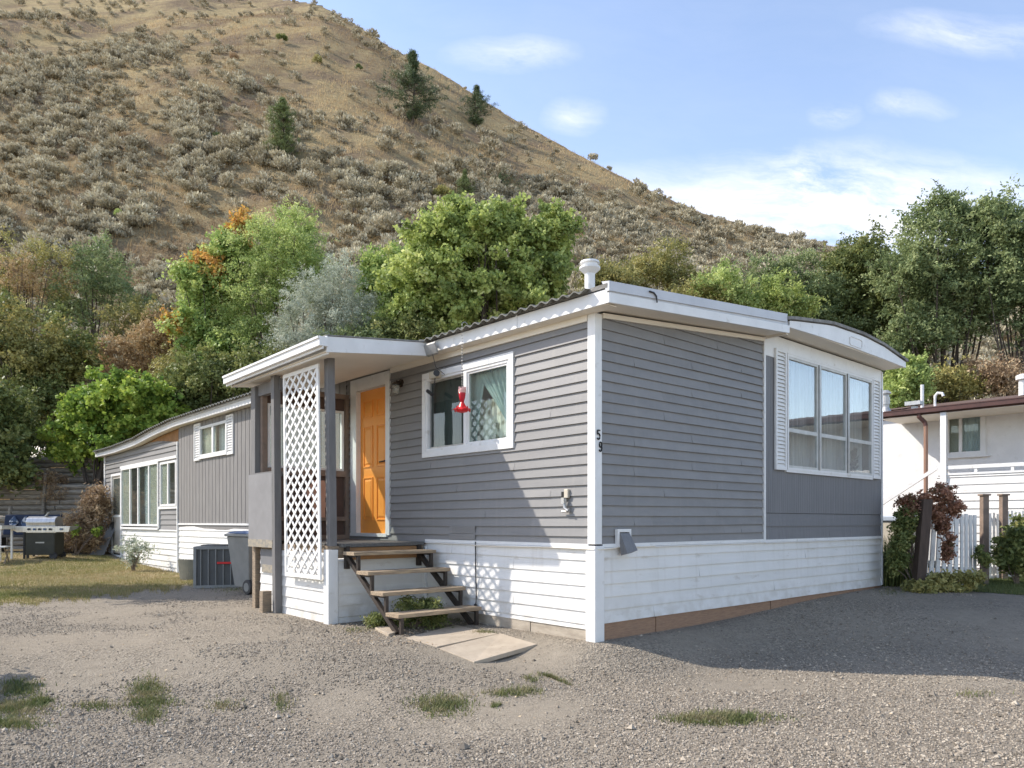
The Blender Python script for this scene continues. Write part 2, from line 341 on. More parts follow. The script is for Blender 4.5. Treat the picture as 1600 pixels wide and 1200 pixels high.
M['twig'] = pm('dry_twig', (.22, .17, .13), (.15, .12, .095), 8, .9)
M['cloth'] = pm('navy_print_cloth', (.06, .09, .15), (.45, .46, .48), 7, .9, contrast=(.5, .54))
M['black'] = pm('black_number', (.015, .015, .015), None, 6, .4)

# lace with a woven flower pattern
def lace():
    m, nt, b = base_mat('floral_lace'); N = nt.nodes; L = nt.links
    t = N.new('ShaderNodeTexCoord'); v = N.new('ShaderNodeTexVoronoi'); v.inputs['Scale'].default_value = 11; L.new(t.outputs['Object'], v.inputs[0])
    n = N.new('ShaderNodeTexNoise'); n.inputs['Scale'].default_value = 14; n.inputs['Detail'].default_value = 5; L.new(t.outputs['Object'], n.inputs[0])
    a = N.new('ShaderNodeMath'); a.operation = 'MULTIPLY'; L.new(v.outputs['Distance'], a.inputs[0]); L.new(n.outputs['Fac'], a.inputs[1])
    r = N.new('ShaderNodeValToRGB'); r.color_ramp.elements[0].position = .12; r.color_ramp.elements[1].position = .26
    r.color_ramp.elements[0].color = (.34, .31, .22, 1); r.color_ramp.elements[1].color = (.82, .78, .68, 1); L.new(a.outputs[0], r.inputs[0]); L.new(r.outputs[0], b.inputs['Base Color']); b.inputs['Roughness'].default_value = .9
    return m
M['lace'] = lace()

# gravel, dirt and dry ground in one material; patches by world position
def gravel():
    m, nt, b = base_mat('gravel_and_dirt'); N = nt.nodes; L = nt.links
    t = N.new('ShaderNodeTexCoord')
    def noise(s, d=6, r=.6):
        n = N.new('ShaderNodeTexNoise'); n.inputs['Scale'].default_value = s; n.inputs['Detail'].default_value = d; n.inputs['Roughness'].default_value = r; L.new(t.outputs['Object'], n.inputs[0]); return n
    def ramp(src, p0, p1, c0, c1):
        r = N.new('ShaderNodeValToRGB'); r.color_ramp.elements[0].position = p0; r.color_ramp.elements[1].position = p1; r.color_ramp.elements[0].color = (*c0, 1); r.color_ramp.elements[1].color = (*c1, 1); L.new(src, r.inputs[0]); return r
    v = N.new('ShaderNodeTexVoronoi'); v.inputs['Scale'].default_value = 48; L.new(t.outputs['Object'], v.inputs[0])
    stones = N.new('ShaderNodeMixRGB'); stones.blend_type = 'MIX'
    cr = ramp(v.outputs['Color'], .1, .9, (.20, .175, .14), (.42, .37, .30)); dirt = ramp(noise(9, 9, .7).outputs['Fac'], .3, .7, (.275, .24, .19), (.37, .325, .262))
    pm_ = ramp(noise(.8, 5).outputs['Fac'], .40, .58, (0, 0, 0), (1, 1, 1))
    L.new(pm_.outputs[0], stones.inputs[0]); L.new(dirt.outputs[0], stones.inputs[1]); L.new(cr.outputs[0], stones.inputs[2])
    fine = ramp(noise(160, 3, .8).outputs['Fac'], .3, .7, (.62, .62, .62), (1.15, 1.15, 1.15))
    mu = N.new('ShaderNodeMixRGB'); mu.blend_type = 'MULTIPLY'; mu.inputs[0].default_value = 1; L.new(stones.outputs[0], mu.inputs[1]); L.new(fine.outputs[0], mu.inputs[2])
    large = ramp(noise(.35, 4).outputs['Fac'], .35, .65, (.86, .85, .84), (1.08, 1.06, 1.03))
    mu2 = N.new('ShaderNodeMixRGB'); mu2.blend_type = 'MULTIPLY'; mu2.inputs[0].default_value = 1; L.new(mu.outputs[0], mu2.inputs[1]); L.new(large.outputs[0], mu2.inputs[2])
    L.new(mu2.outputs[0], b.inputs['Base Color']); b.inputs['Roughness'].default_value = .95; b.inputs['Specular IOR Level'].default_value = .15
    h = N.new('ShaderNodeMath'); h.operation = 'MULTIPLY'; L.new(v.outputs['Distance'], h.inputs[0]); L.new(pm_.outputs[0], h.inputs[1])
    h2 = N.new('ShaderNodeMath'); h2.operation = 'ADD'; L.new(noise(60, 6, .7).outputs['Fac'], h2.inputs[1]); L.new(h.outputs[0], h2.inputs[0])
    bp = N.new('ShaderNodeBump'); bp.inputs['Strength'].default_value = .9; bp.inputs['Distance'].default_value = .018; L.new(h2.outputs[0], bp.inputs['Height']); L.new(bp.outputs[0], b.inputs['Normal'])
    return m
M['gravel'] = gravel()
def hillmat():
    m, nt, b = base_mat('dry_bunchgrass_slope'); N = nt.nodes; L = nt.links
    t = N.new('ShaderNodeTexCoord')
    def noise(s, d=7, r=.65, st=(1, 1, 1)):
        mp = N.new('ShaderNodeMapping'); mp.inputs['Scale'].default_value = st; L.new(t.outputs['Object'], mp.inputs[0])
        n = N.new('ShaderNodeTexNoise'); n.inputs['Scale'].default_value = s; n.inputs['Detail'].default_value = d; n.inputs['Roughness'].default_value = r; L.new(mp.outputs[0], n.inputs[0]); return n.outputs['Fac']
    def ramp(src, p0, p1, c0, c1):
        r = N.new('ShaderNodeValToRGB'); r.color_ramp.elements[0].position = p0; r.color_ramp.elements[1].position = p1; r.color_ramp.elements[0].color = (*c0, 1); r.color_ramp.elements[1].color = (*c1, 1); L.new(src, r.inputs[0]); return r.outputs[0]
    g = ramp(noise(1.1, 9, .75), .32, .68, (.34, .265, .15), (.60, .475, .26))
    s = ramp(noise(.13, 6, .6), .42, .62, (0, 0, 0), (1, 1, 1))
    br = ramp(noise(1.7, 9, .75), .3, .7, (.16, .122, .085), (.38, .285, .185))
    mx = N.new('ShaderNodeMixRGB'); L.new(s, mx.inputs[0]); L.new(g, mx.inputs[1]); L.new(br, mx.inputs[2])
    f = ramp(noise(9, 4, .8, (1, 1, .4)), .3, .72, (.6, .6, .6), (1.2, 1.2, 1.2)); mu = N.new('ShaderNodeMixRGB'); mu.blend_type = 'MULTIPLY'; mu.inputs[0].default_value = 1; L.new(mx.outputs[0], mu.inputs[1]); L.new(f, mu.inputs[2])
    L.new(mu.outputs[0], b.inputs['Base Color']); b.inputs['Roughness'].default_value = 1; b.inputs['Specular IOR Level'].default_value = .05
    bp = N.new('ShaderNodeBump'); bp.inputs['Strength'].default_value = 1; bp.inputs['Distance'].default_value = .5; L.new(noise(1.6, 8, .8), bp.inputs['Height']); L.new(bp.outputs[0], b.inputs['Normal'])
    return m
M['hill'] = hillmat()

# ------------------------------------------------------------------ ground and hillside
def sheet(name, us, Ys, mat, fn=ground):
    U, Yg = np.meshgrid(us, Ys); X = U*Yg; Z = fn(X, Yg)
    V = np.stack([X, Yg, Z], -1).reshape(-1, 3); nu = len(us); ny = len(Ys)
    i = np.arange(ny-1)[:, None]*nu+np.arange(nu-1)[None, :]; i = i.ravel()
    return npmesh(name, V, np.stack([i, i+1, i+nu+1, i+nu], -1), mat, smooth=True)
gx = np.concatenate([np.arange(-60, -14, 2.), np.arange(-14, 12, .09), np.arange(12, 62, 2.)])
gy = np.concatenate([np.arange(-30, 2, 2.), np.arange(2, 16, .09), np.arange(16, 24.01, .5)])
Xg, Yg = np.meshgrid(gx, gy); Zg = ground(Xg, Yg)-0.0
nu = len(gx); ii = (np.arange(len(gy)-1)[:, None]*nu+np.arange(nu-1)[None, :]).ravel()
o = npmesh('ground', np.stack([Xg, Yg, Zg], -1), np.stack([ii, ii+1, ii+nu+1, ii+nu], -1), M['gravel'], smooth=True); tag(o, kind='structure')
o = sheet('hillside', np.linspace(-2.2, 2.4, 420), np.concatenate([np.linspace(20.3, 60, 130), np.linspace(60.5, 260, 230)]), M['hill'], lambda x, y: ground(x, y)+.012); tag(o, kind='structure')
# valley floor to the horizon behind and beside the hill
mb = MB(); mb.quad((-900, -900, -.6), (900, -900, -.6), (900, 900, -.6), (-900, 900, -.6)); tag(mb.build('terrain', M['hill']), kind='structure')

# ------------------------------------------------------------------ the mobile home
H = empty('mobile_home', (CO[0], CO[1], 0), ANG)
tag(H, 'long grey and white mobile home with an orange door and a covered side entry', 'mobile home')
def wav(u, a): return a*(math.sin(u*2.3+1)+.6*math.sin(u*5.1))
def PA(u, z, o=0.0): return (-o-wav(u, .0025), u, z-.006*(u-3)*0)      # long wall, u runs away from the corner
def PB(u, z, o=0.0): return (u, -o-wav(u, .002), z)                     # end wall
def inter(lo, hi, cuts):
    segs = [(lo, hi)]
    for a, b in cuts:
        out = []
        for s0, s1 in segs:
            if b <= s0 or a >= s1: out.append((s0, s1)); continue
            if a > s0: out.append((s0, a))
            if b < s1: out.append((b, s1))
        segs = out
    return segs
def laps(mb, P, u0, u1, z0, top, pitch, depth, holes=(), du=.5, tilt=0.0, seed=1, bottom=None):
    rr = random.Random(seed); edges = {u0, u1}
    for h in holes:
        for e in h[:2]:
            if u0 < e < u1: edges.add(e)
    n = max(1, int((u1-u0)/du))
    for i in range(1, n):
        e = u0+(u1-u0)*i/n
        if all(abs(e-q) > .05 for q in edges): edges.add(e)
    E = sorted(edges)
    zmax = max(top(E[0]), top(E[-1]), top((u0+u1)/2))
    rows = int((zmax-z0)/pitch)+2
    jit = [rr.uniform(-.0022, .0022) for _ in range(rows+2)]
    for k in range(-1 if bottom is not None else 0, rows):
        for a, b in zip(E[:-1], E[1:]):
            mid = (a+b)/2
            cuts = [(h[2], h[3]) for h in holes if h[0] < mid < h[1]]
            def zb(u, j): return z0+j*pitch+tilt*u+jit[j % len(jit)]+.0022*math.sin(u*1.7+j*.9)
            za, zt = zb(mid, k), zb(mid, k+1)
            for s0, s1 in inter(za, zt, cuts):
                def Z(u, s):
                    q = zb(u, k)+(s-za)/(zt-za)*(zb(u, k+1)-zb(u, k)); q = min(q, top(u))
                    return max(q, bottom) if bottom is not None else q
                sm = .0035 if (u1-u0 > 2 and a >= u0+(u1-u0)*((k*.37+seed*.21) % 1)) else 0; f0 = sm+depth*(1-(s0-za)/pitch); f1 = depth*(1-(s1-za)/pitch)*.85
                if Z(a, s1)-Z(a, s0) < .002 and Z(b, s1)-Z(b, s0) < .002: continue
                mb.quad(P(a, Z(a, s0), f0), P(b, Z(b, s0), f0), P(b, Z(b, s1), f1), P(a, Z(a, s1), f1))
                if abs(s0-za) < 1e-6: mb.quad(P(a, Z(a, s0), -.002), P(b, Z(b, s0), -.002), P(b, Z(b, s0), f0), P(a, Z(a, s0), f0))
def grooved(mb, P, u0, u1, z0, top, w, holes=(), depth=.012):
    n = int(round((u1-u0)/w)); w = (u1-u0)/n
    for i in range(n):
        a = u0+i*w; b = a+w-.022
        cuts = [(h[2], h[3]) for h in holes if h[0]-.01 < (a+b)/2 < h[1]+.01]
        for s0, s1 in inter(z0, 99, cuts):
            ta = min(s1, top(a)); tb = min(s1, top(b)); tc_ = min(s1, top(b+.022))
            mb.quad(P(a, s0, depth), P(b, s0, depth), P(b, tb, depth), P(a, ta, depth))
            mb.quad(P(b, s0, depth), P(b+.006, s0, -.012), P(b+.006, tb, -.012), P(b, tb, depth))
            mb.quad(P(b+.006, s0, -.012), P(b+.016, s0, -.012), P(b+.016, tc_, -.012), P(b+.006, tb, -.012))
            mb.quad(P(b+.016, s0, -.012), P(b+.022, s0, depth), P(b+.022, tc_, depth), P(b+.016, tc_, -.012))

# roof height of the long wall (dips at the far end) and of the end wall
def sag(y): return float(np.interp(y, [0, 3, 8, 12, 13.5, 15, 17, 19], [0, .02, .06, .055, -.01, -.12, -.17, -.16]))
def topA(y): return 3.165+sag(y)
def topB(x): return 3.17+.0857*x if x < 3.12 else 3.51
WIN = (1.154, 2.855, 1.955, 3.0)          # kitchen window
DOOR = (3.72, 4.50, 1.0, 3.0)
hA = [WIN, DOOR]
y8, y12, y18 = 8.3, 12.2, 18.5
mb = MB(); laps(mb, PA, .07, 4.79, .910, topA, .1016, .019, hA, tilt=-.003); mb.build('siding', M['grey'], H)
mb = MB(); laps(mb, PB, .075, 3.10, .915, topB, .1010, .018, [], tilt=.004, seed=2); mb.build('siding', M['grey'], H)
# flat panel of the old trailer end with vertical ribs
BW = (3.66, 6.26, 1.83, 3.33)
mb = MB()
def ribbed(mb, u0, u1, z0, z1, w=.05, d=.004):
    n = int((u1-u0)/w); w = (u1-u0)/n
    for i in range(n):
        a = u0+i*w
        mb.quad(PB(a, z0, d+.006), PB(a+w-.008, z0, d+.006), PB(a+w-.008, z1, d+.006), PB(a, z1, d+.006))
        mb.quad(PB(a+w-.008, z0, d+.006), PB(a+w-.004, z0, .006), PB(a+w-.004, z1, .006), PB(a+w-.008, z1, d+.006))
        mb.quad(PB(a+w-.004, z0, .006), PB(a+w, z0, d+.006), PB(a+w, z1, d+.006), PB(a+w-.004, z1, .006))
ribbed(mb, 3.14, 3.66, 1.27, 3.24); ribbed(mb, 3.66, 6.26, 1.27, 1.83); ribbed(mb, 6.26, 6.67, 1.27, 3.24)
mb.build('panel', M['greyflat'], H)
mb = MB(); laps(mb, PB, 3.14, 6.67, .93, lambda u: 1.265, .168, .012, [], du=1.2); mb.build('panel', M['greyflat'], H)
mb = MB(); mb.pbox(PB, 3.14, 3.66, 3.24, 3.52, 0, .016); mb.pbox(PB, 3.66, 6.26, 3.33, 3.52, 0, .016); mb.pbox(PB, 6.26, 6.67, 3.24, 3.52, 0, .016)
mb.build('frieze_board', M['white'], H)
# white skirting
mb = MB(); laps(mb, PA, .07, 2.82, .158, lambda u: .905, .125, .014, [], tilt=0, seed=4, bottom=.11); mb.build('skirting', M['vinyl'], H)
mb = MB(); laps(mb, PB, .09, 6.66, .165, lambda u: .925, .127, .014, [], du=.8, seed=5); mb.build('skirting', M['vinyl'], H)
mb = MB()
def cappiece(P, u0, u1, z):
    n = max(1, int((u1-u0)/.35))
    for i in range(n):
        a = u0+(u1-u0)*i/n; b = u0+(u1-u0)*(i+1)/n
        mb.pbox(P, a, b, z-.033, z, .0, .022); mb.pbox(P, a, b, z-.045, z-.036, .0, .030)
cappiece(PA, .07, 2.80, .942); cappiece(PB, .09, 3.10, .942); cappiece(PB, 3.14, 6.66, .935)
mb.pbox(PB, 3.10, 3.14, .90, 3.46, 0, .028)
mb.pbox(PB, 6.66, 6.70, .17, 3.50, -.03, .024)
mb.pbox(PA, 3.62, 3.715, .98, 3.09, 0, .03); mb.pbox(PA, 3.62, 4.66, 3.003, 3.17, 0, .026)
mb.build('trim', M['white'], H)
mb = MB(); mb.box(-.022, .078, -.078*0-.022, .078, .94, 3.17); mb.build('corner_post', M['white'], H, bevel=.004)
mb = MB(); mb.box(-.034, .10, -.034, .09, -.05, .925); mb.build('corner_post', M['white'], H, bevel=.004)
mb = MB()
for a, b, dz in ((.10, .95, 0), (.96, 1.9, .004), (1.91, 3.3, -.003), (3.31, 4.6, .003), (4.61, 5.7, 0), (5.71, 6.66, .004)): mb.pbox(PB, a, b, -.3, .163+dz, -.05, -.002+dz)
mb.build('footing_board', M['timber'], H)
mb = MB()
for a, b, dz in ((.04, .9, 0), (.91, 2.0, .004), (2.01, 2.86, -.003)): mb.pbox(PA, a, b, -.3, .108+dz, -.06, .004+dz)
mb.build('footing_board', M['timberpale'], H)
# hose clipped along the seam and down the skirting
mb = MB(); mb.tube([PA(u, .892+.006*math.sin(u*3), .035) for u in np.linspace(1.86, -.02, 14)]+[(.04, -.045, .893), (.3, -.03, .90), (.9, -.03, .905)], .006, 6); mb.build('cable', M['cream'], H)
mb = MB(); mb.tube([PA(1.80, .93, .028), PA(1.795, .6, .03), PA(1.785, .3, .028), PA(1.79, .20, .032)], .007, 6); mb.tube([PA(1.79, .215, .034), PA(1.80, .19, .034)], .018, 8); mb.build('cable', M['darkobj'], H)
# loose siding patch and seam
mb = MB(); mb.pbox(PA, 1.82, 2.30, 1.022, 1.112, .012, .022); mb.pbox(PA, 1.82, 2.30, .95, 1.016, .014, .024); mb.build('patch_panel', M['grey'], H)

# far part of the long wall
def fA(px, py): return onA(px, py)
W3 = (*sorted((fA(314, 690)[0], fA(356, 690)[0])), fA(335, 711)[1], fA(335, 662)[1])
mb = MB(); grooved(mb, PA, y8, y12, 1.10, topA, .19, [W3]); mb.pbox(PA, y8, y12, 1.0, 1.10, 0, .01)
grooved(mb, PA, 4.80, y8, 1.0, topA, .19)
mb.build('grooved_panelling', M['greyboard'], H)
mb = MB(); laps(mb, PA, 4.8, y12, .10, lambda u: 1.10, .125, .014, bottom=-.02); mb.build('skirting', M['vinyl'], H)
mb = MB(); mb.pbox(PA, y8-3, y12, 1.09, 1.125, 0, .03); mb.pbox(PA, y12-.02, y12+.03, 0, 1.1, 0, .03); mb.build('trim', M['white'], H)
sd1 = (fA(190, 745)[0], fA(176, 745)[0], .30, fA(183, 743)[1])              # side door
wA1 = (fA(250, 775)[0], fA(192, 775)[0], fA(220, 822)[1], fA(220, 727)[1])  # row of tall windows
wA2 = (fA(278, 760)[0], fA(253, 760)[0], fA(265, 791)[1], fA(265, 721)[1])
zwh = fA(235, 827)[1]
def topF(y): return topA(y)-float(np.interp(y, [12.2, 13.2, 14.2, 15.5], [.30, .16, .03, .0]))
mb = MB(); laps(mb, PA, y12+.03, y18, zwh, topF, .118, .022, [sd1, wA1, wA2, (wA1[0], wA1[1], 0, wA1[3])]); mb.build('siding', M['grey'], H)
mb = MB(); laps(mb, PA, y12+.03, sd1[0]-.05, .0, lambda u: zwh, .135, .022, seed=8); laps(mb, PA, sd1[1]+.03, y18, .1, lambda u: zwh+.02, .135, .02, seed=9, bottom=.0); mb.build('skirting', M['vinyl'], H)
mb = MB(); mb.pbox(PA, y12, y12+.04, 0, topF(12.3), 0, .04); mb.pbox(PA, y18, y18+.09, 0, topA(18.5), -.06, .03)
mb.pbox(PA, y12+.04, wA1[1]+.1, wA1[3], wA1[3]+.06, 0, .05); mb.pbox(PA, wA2[0]-.05, wA1[0], wA2[2]-.06, wA2[2], 0, .04)
mb.pbox(PA, wA1[0]-.06, wA1[0], wA1[2]-.05, wA2[2]-.05, 0, .05); mb.pbox(PA, wA1[0], wA1[1]+.06, wA1[2]-.08, wA1[2]-.03, 0, .055); mb.pbox(PA, y12+.04, wA1[0], zwh-.03, zwh, 0, .03)
mb.build('trim', M['white'], H)
mb = MB(); pts = []
ys = np.linspace(12.2, 15.6, 12)
for a, b in zip(ys[:-1], ys[1:]): mb.quad(PA(a, topF(a)-.02, -.01), PA(b, topF(b)-.02, -.01), PA(b, topA(b), -.01), PA(a, topA(a), -.01))
mb.build('exposed_sheathing', pm('raw_plywood', (.34, .18, .08), (.24, .13, .055), 5, .8), H)
# shell: back, far end and floor keep daylight out
mb = MB(); mb.box(6.60, 6.66, .0, y18, .0, 3.5); mb.box(.03, 6.6, y18-.06, y18, 0, 3.15); mb.box(.02, 6.6, .02, y18-.1, .86, .90)
mb.build('back_wall', M['grey'], H)
mb = MB(); mb.box(1.9, 1.94, .1, 3.4, .9, 3.1); mb.box(.06, 1.9, 3.40, 3.44, .9, 3.1); mb.box(3.2, 6.5, 2.4, 2.44, .9, 3.2); mb.box(.5, .53, 12.3, 18.2, .9, 2.7); mb.build('partition', M['screen'], H)

# ---- roof: cross section swept along the length
RX = [-.17, 3.12, 3.2, 4.3, 5.27, 6.0, 6.82]; RZ = [3.305, 3.60, 3.62, 3.755, 3.775, 3.735, 3.625]
ysw = np.concatenate([[-.30], np.linspace(0, 12, 25), np.linspace(12.25, 18.95, 26)])
V = []; Fq = []
for y in ysw:
    for x, z in zip(RX, RZ): V.append((x-.01, y-.012, z+sag(y)*(1 if x < 3.2 else .5)+.004))
    for x, z in zip(RX, RZ): V.append((x-.01, y-.012, z+.04+sag(y)*(1 if x < 3.2 else .5)+.004))
n = len(RX)
for i in range(len(ysw)-1):
    for k in range(n-1):
        for q in (0, n): Fq.append((i*2*n+q+k, i*2*n+q+k+1, (i+1)*2*n+q+k+1, (i+1)*2*n+q+k))
    for k in (0, n-1): Fq.append((i*2*n+k, (i+1)*2*n+k, (i+1)*2*n+n+k, i*2*n+n+k))
for i in (0, len(ysw)-1):
    for k in range(n-1): Fq.append((i*2*n+k, i*2*n+k+1, i*2*n+n+k+1, i*2*n+n+k))
roof = npmesh('roof', V, Fq, M['roofing'], H)
# corrugated mossy edge
mb = MB(); ys = np.arange(-.1, 18.9, .019); r2 = random.Random(3)
prof = []
for y in ys: prof.append((y, 3.325+sag(y)+.017*math.sin(y*2*math.pi/.15)+.012*(vnoise(y, 3, .5)-.5)))
for (a, za), (b, zb_) in zip(prof[:-1], prof[1:]):
    mb.quad((-.255, a, za-.004), (-.255, b, zb_-.004), (.9, b, zb_+.085), (.9, a, za+.085)); mb.quad((-.255, a, za-.016), (-.255, b, zb_-.016), (-.255, b, zb_-.004), (-.255, a, za-.004))
mb.build('corrugated_edge', M['moss'], roof)
mb = MB()
def sweepy(y0, y1, x0, x1, z0, z1, du=.4):
    n = max(1, int((y1-y0)/du))
    for i in range(n):
        a = y0+(y1-y0)*i/n; b = y0+(y1-y0)*(i+1)/n; sa, sb = sag(a), sag(b)
        mb.hexa([(x0, a, z0+sa), (x1, a, z0+sa), (x1, b, z0+sb), (x0, b, z0+sb), (x0, a, z1+sa), (x1, a, z1+sa), (x1, b, z1+sb), (x0, b, z1+sb)])
sweepy(-.30, 2.52, -.17, -.145, 3.172, 3.30); sweepy(5.2, 18.95, -.17, -.145, 3.165, 3.30)
mb.box(-.176, -.17, .93, .945, 3.18, 3.315)
mb.build('fascia', M['white'], H)
mb = MB(); sweepy(5.2, 18.95, -.185, -.165, 3.26, 3.315); mb.build('gutter', M['galv'], H)
mb = MB(); sweepy(-.27, 18.9, -.146, .0, 3.168, 3.18); sweepy(.08, 3.6, -.03, -.0, 3.105, 3.168)
mb.build('soffit', M['cream'], H)
# end fascia: board, flashing over it, then the shallow arch
mb = MB()
def sl(x): return .0857*(x+.17)
mb.hexa([(-.17, -.325, 3.172), (3.17, -.325, 3.172+sl(3.17)), (3.17, -.30, 3.172+sl(3.17)), (-.17, -.30, 3.172), (-.17, -.325, 3.262), (3.17, -.325, 3.262+sl(3.17)), (3.17, -.30, 3.262+sl(3.17)), (-.17, -.30, 3.262)])
mb.build('fascia', M['white'], H)
mb = MB(); mb.hexa([(-.178, -.335, 3.275), (3.10, -.335, 3.298+sl(3.1)), (3.10, -.30, 3.298+sl(3.1)), (-.178, -.30, 3.275), (-.178, -.335, 3.365), (3.10, -.335, 3.395+sl(3.1)), (3.10, -.24, 3.41+sl(3.1)), (-.178, -.24, 3.38)])
mb.hexa([(-.15, -.318, 3.262), (3.14, -.318, 3.262+sl(3.14)), (3.14, -.29, 3.262+sl(3.14)), (-.15, -.29, 3.262), (-.15, -.318, 3.30), (3.14, -.318, 3.30+sl(3.14)), (3.14, -.29, 3.30+sl(3.14)), (-.15, -.29, 3.30)])
mb.build('flashing', pm('grey_white_flashing', (.56, .57, .59), (.50, .51, .53), 3, .4), H)
mb = MB(); mb.tube([(.40, -.345, 3.385), (.47, -.345, 3.385), (.51, -.345, 3.36), (.52, -.345, 3.30)], .008, 6); mb.build('wire', M['darkobj'], H)
mb = MB()
top = [(x, -.30, z-.005) for x, z in zip(np.linspace(3.18, 6.8, 19), np.interp(np.linspace(3.18, 6.8, 19), RX, RZ))]
mb.prism([(3.18, -.30, 3.53), (3.9, -.30, 3.548), (4.83, -.30, 3.560), (6.0, -.30, 3.553), (6.8, -.30, 3.54)]+top[::-1], (0, -.022, 0))
mb.build('fascia', M['white'], H)
mb = MB()
ring = [(4.83, 3.600), (4.87, 3.585), (5.18, 3.583), (5.22, 3.60), (5.22, 3.685), (5.18, 3.70), (4.87, 3.70), (4.83, 3.685), (4.83, 3.600)]
mb.tube([(x, -.325, z) for x, z in ring], .006, 6); mb.build('badge', M['white'], H)
mb = MB(); mb.tube([(5.02, -.32, 3.555), (5.02, -.32, 3.6)], .0, 3); 
mb = MB(); ax = np.linspace(3.1, 6.85, 22); az = np.interp(ax, RX, RZ)+.028
for i in range(21): mb.hexa([(ax[i], -.345, az[i]-.018), (ax[i+1], -.345, az[i+1]-.018), (ax[i+1], .1, az[i+1]-.018), (ax[i], .1, az[i]-.018), (ax[i], -.345, az[i]+.02), (ax[i+1], -.345, az[i+1]+.02), (ax[i+1], .1, az[i+1]+.03), (ax[i], .1, az[i]+.03)])
mb.build('roof_edge', M['roofing'], H)
mb = MB()
mb.hexa([(-.15, -.30, 3.180), (3.17, -.30, 3.180+sl(3.17)), (3.17, .01, 3.185+sl(3.17)), (-.15, .01, 3.185), (-.15, -.30, 3.19), (3.17, -.30, 3.19+sl(3.17)), (3.17, .01, 3.195+sl(3.17)), (-.15, .01, 3.195)])
mb.hexa([(.08, -.035, 3.135), (3.10, -.035, 3.135+sl(2.93)), (3.10, 0, 3.135+sl(2.93)), (.08, 0, 3.135), (.08, -.035, 3.182), (3.10, -.035, 3.182+sl(2.93)), (3.10, 0, 3.182+sl(2.93)), (.08, 0, 3.182)])
mb.box(3.17, 6.8, -.30, .01, 3.545, 3.56)
mb.box(3.14, 3.17, -.30, .01, 3.44, 3.55)
mb.build('soffit', M['cream'], H)
mb = MB(); mb.lathe([(.075, 3.30), (.06, 3.36), (.055, 3.40), (.055, 3.80)], (.50, .52, 0), 20); mb.lathe([(.055, 3.79), (.11, 3.84), (.112, 3.86), (.085, 3.862), (.085, 3.895), (.106, 3.90), (.10, 3.92), (.02, 3.935)], (.50, .52, 0), 24)
mb.build('vent_pipe', M['white'], H, smooth=False)

# ---- windows
def frame(mb, P, u0, u1, z0, z1, w, o0, o1):
    mb.pbox(P, u0, u1, z0, z0+w, o0, o1); mb.pbox(P, u0, u1, z1-w, z1, o0, o1)
    mb.pbox(P, u0, u0+w, z0+w, z1-w, o0, o1); mb.pbox(P, u1-w, u1, z0+w, z1-w, o0, o1)
def pane(P, u0, u1, z0, z1, o, mat, parent, name='pane'):
    mb = MB(); mb.pbox(P, u0, u1, z0, z1, o-.004, o); return mb.build(name, mat, parent)
def cloth(P, ua, ub, z0, z1, o, mat, parent, name='curtain', folds=9, amp=.025, nz_=14):
    V = []; n = folds*8
    for j in range(nz_+1):
        t = j/nz_; z = z0+(z1-z0)*t; a, b = ua(t), ub(t)
        for i in range(n+1):
            s = i/n; V.append(P(a+(b-a)*s, z, o+amp*math.sin(s*folds*2*math.pi+.5*math.sin(t*3))*(.5+.5*(1-t))+amp*.4*math.sin(s*folds*4.6*math.pi+t)))
    Fq = [(j*(n+1)+i, j*(n+1)+i+1, (j+1)*(n+1)+i+1, (j+1)*(n+1)+i) for j in range(nz_) for i in range(n)]
    return npmesh(name, V, Fq, mat, parent, smooth=True)
u0, u1, z0, z1 = WIN
mb = MB(); frame(mb, PA, u0, u1, z0, z1, .075, 0, .032); frame(mb, PA, u0+.075, u1-.075, z0+.075, z1-.075, .03, -.05, .022)
mb.pbox(PA, 1.97, 2.03, z0+.09, z1-.09, -.045, .026)
kw = mb.build('window', M['white'], H, bevel=.003)
mb = MB(); frame(mb, PA, u0+.105, 1.97, z0+.105, z1-.105, .022, -.02, .012); mb.build('sash', M['white'], kw)
mb = MB(); frame(mb, PA, 2.03, u1-.105, z0+.105, z1-.105, .022, -.045, -.012); mb.build('sash', M['galv'], kw)
pane(PA, u0+.127, 1.97-.022, z0+.127, z1-.127, -.006, M['glass'], kw); pane(PA, 2.052, u1-.127, z0+.127, z1-.127, -.028, M['glassD'], kw)
cloth(PA, lambda t: u0+.10, lambda t: u0+.12+.72*max(0, t-.05)**1.15, z0+.08, z1-.09, -.10, M['teal'], kw, folds=6)
cloth(PA, lambda t: 1.94-.20*max(0, t-.15), lambda t: u1-.10, z0+.08, z1-.09, -.12, M['teal'], kw, folds=8)
cloth(PA, lambda t: u0+.10, lambda t: 2.0, z0+.08, z1-.42, -.18, M['lace'], kw, folds=5, amp=.02)
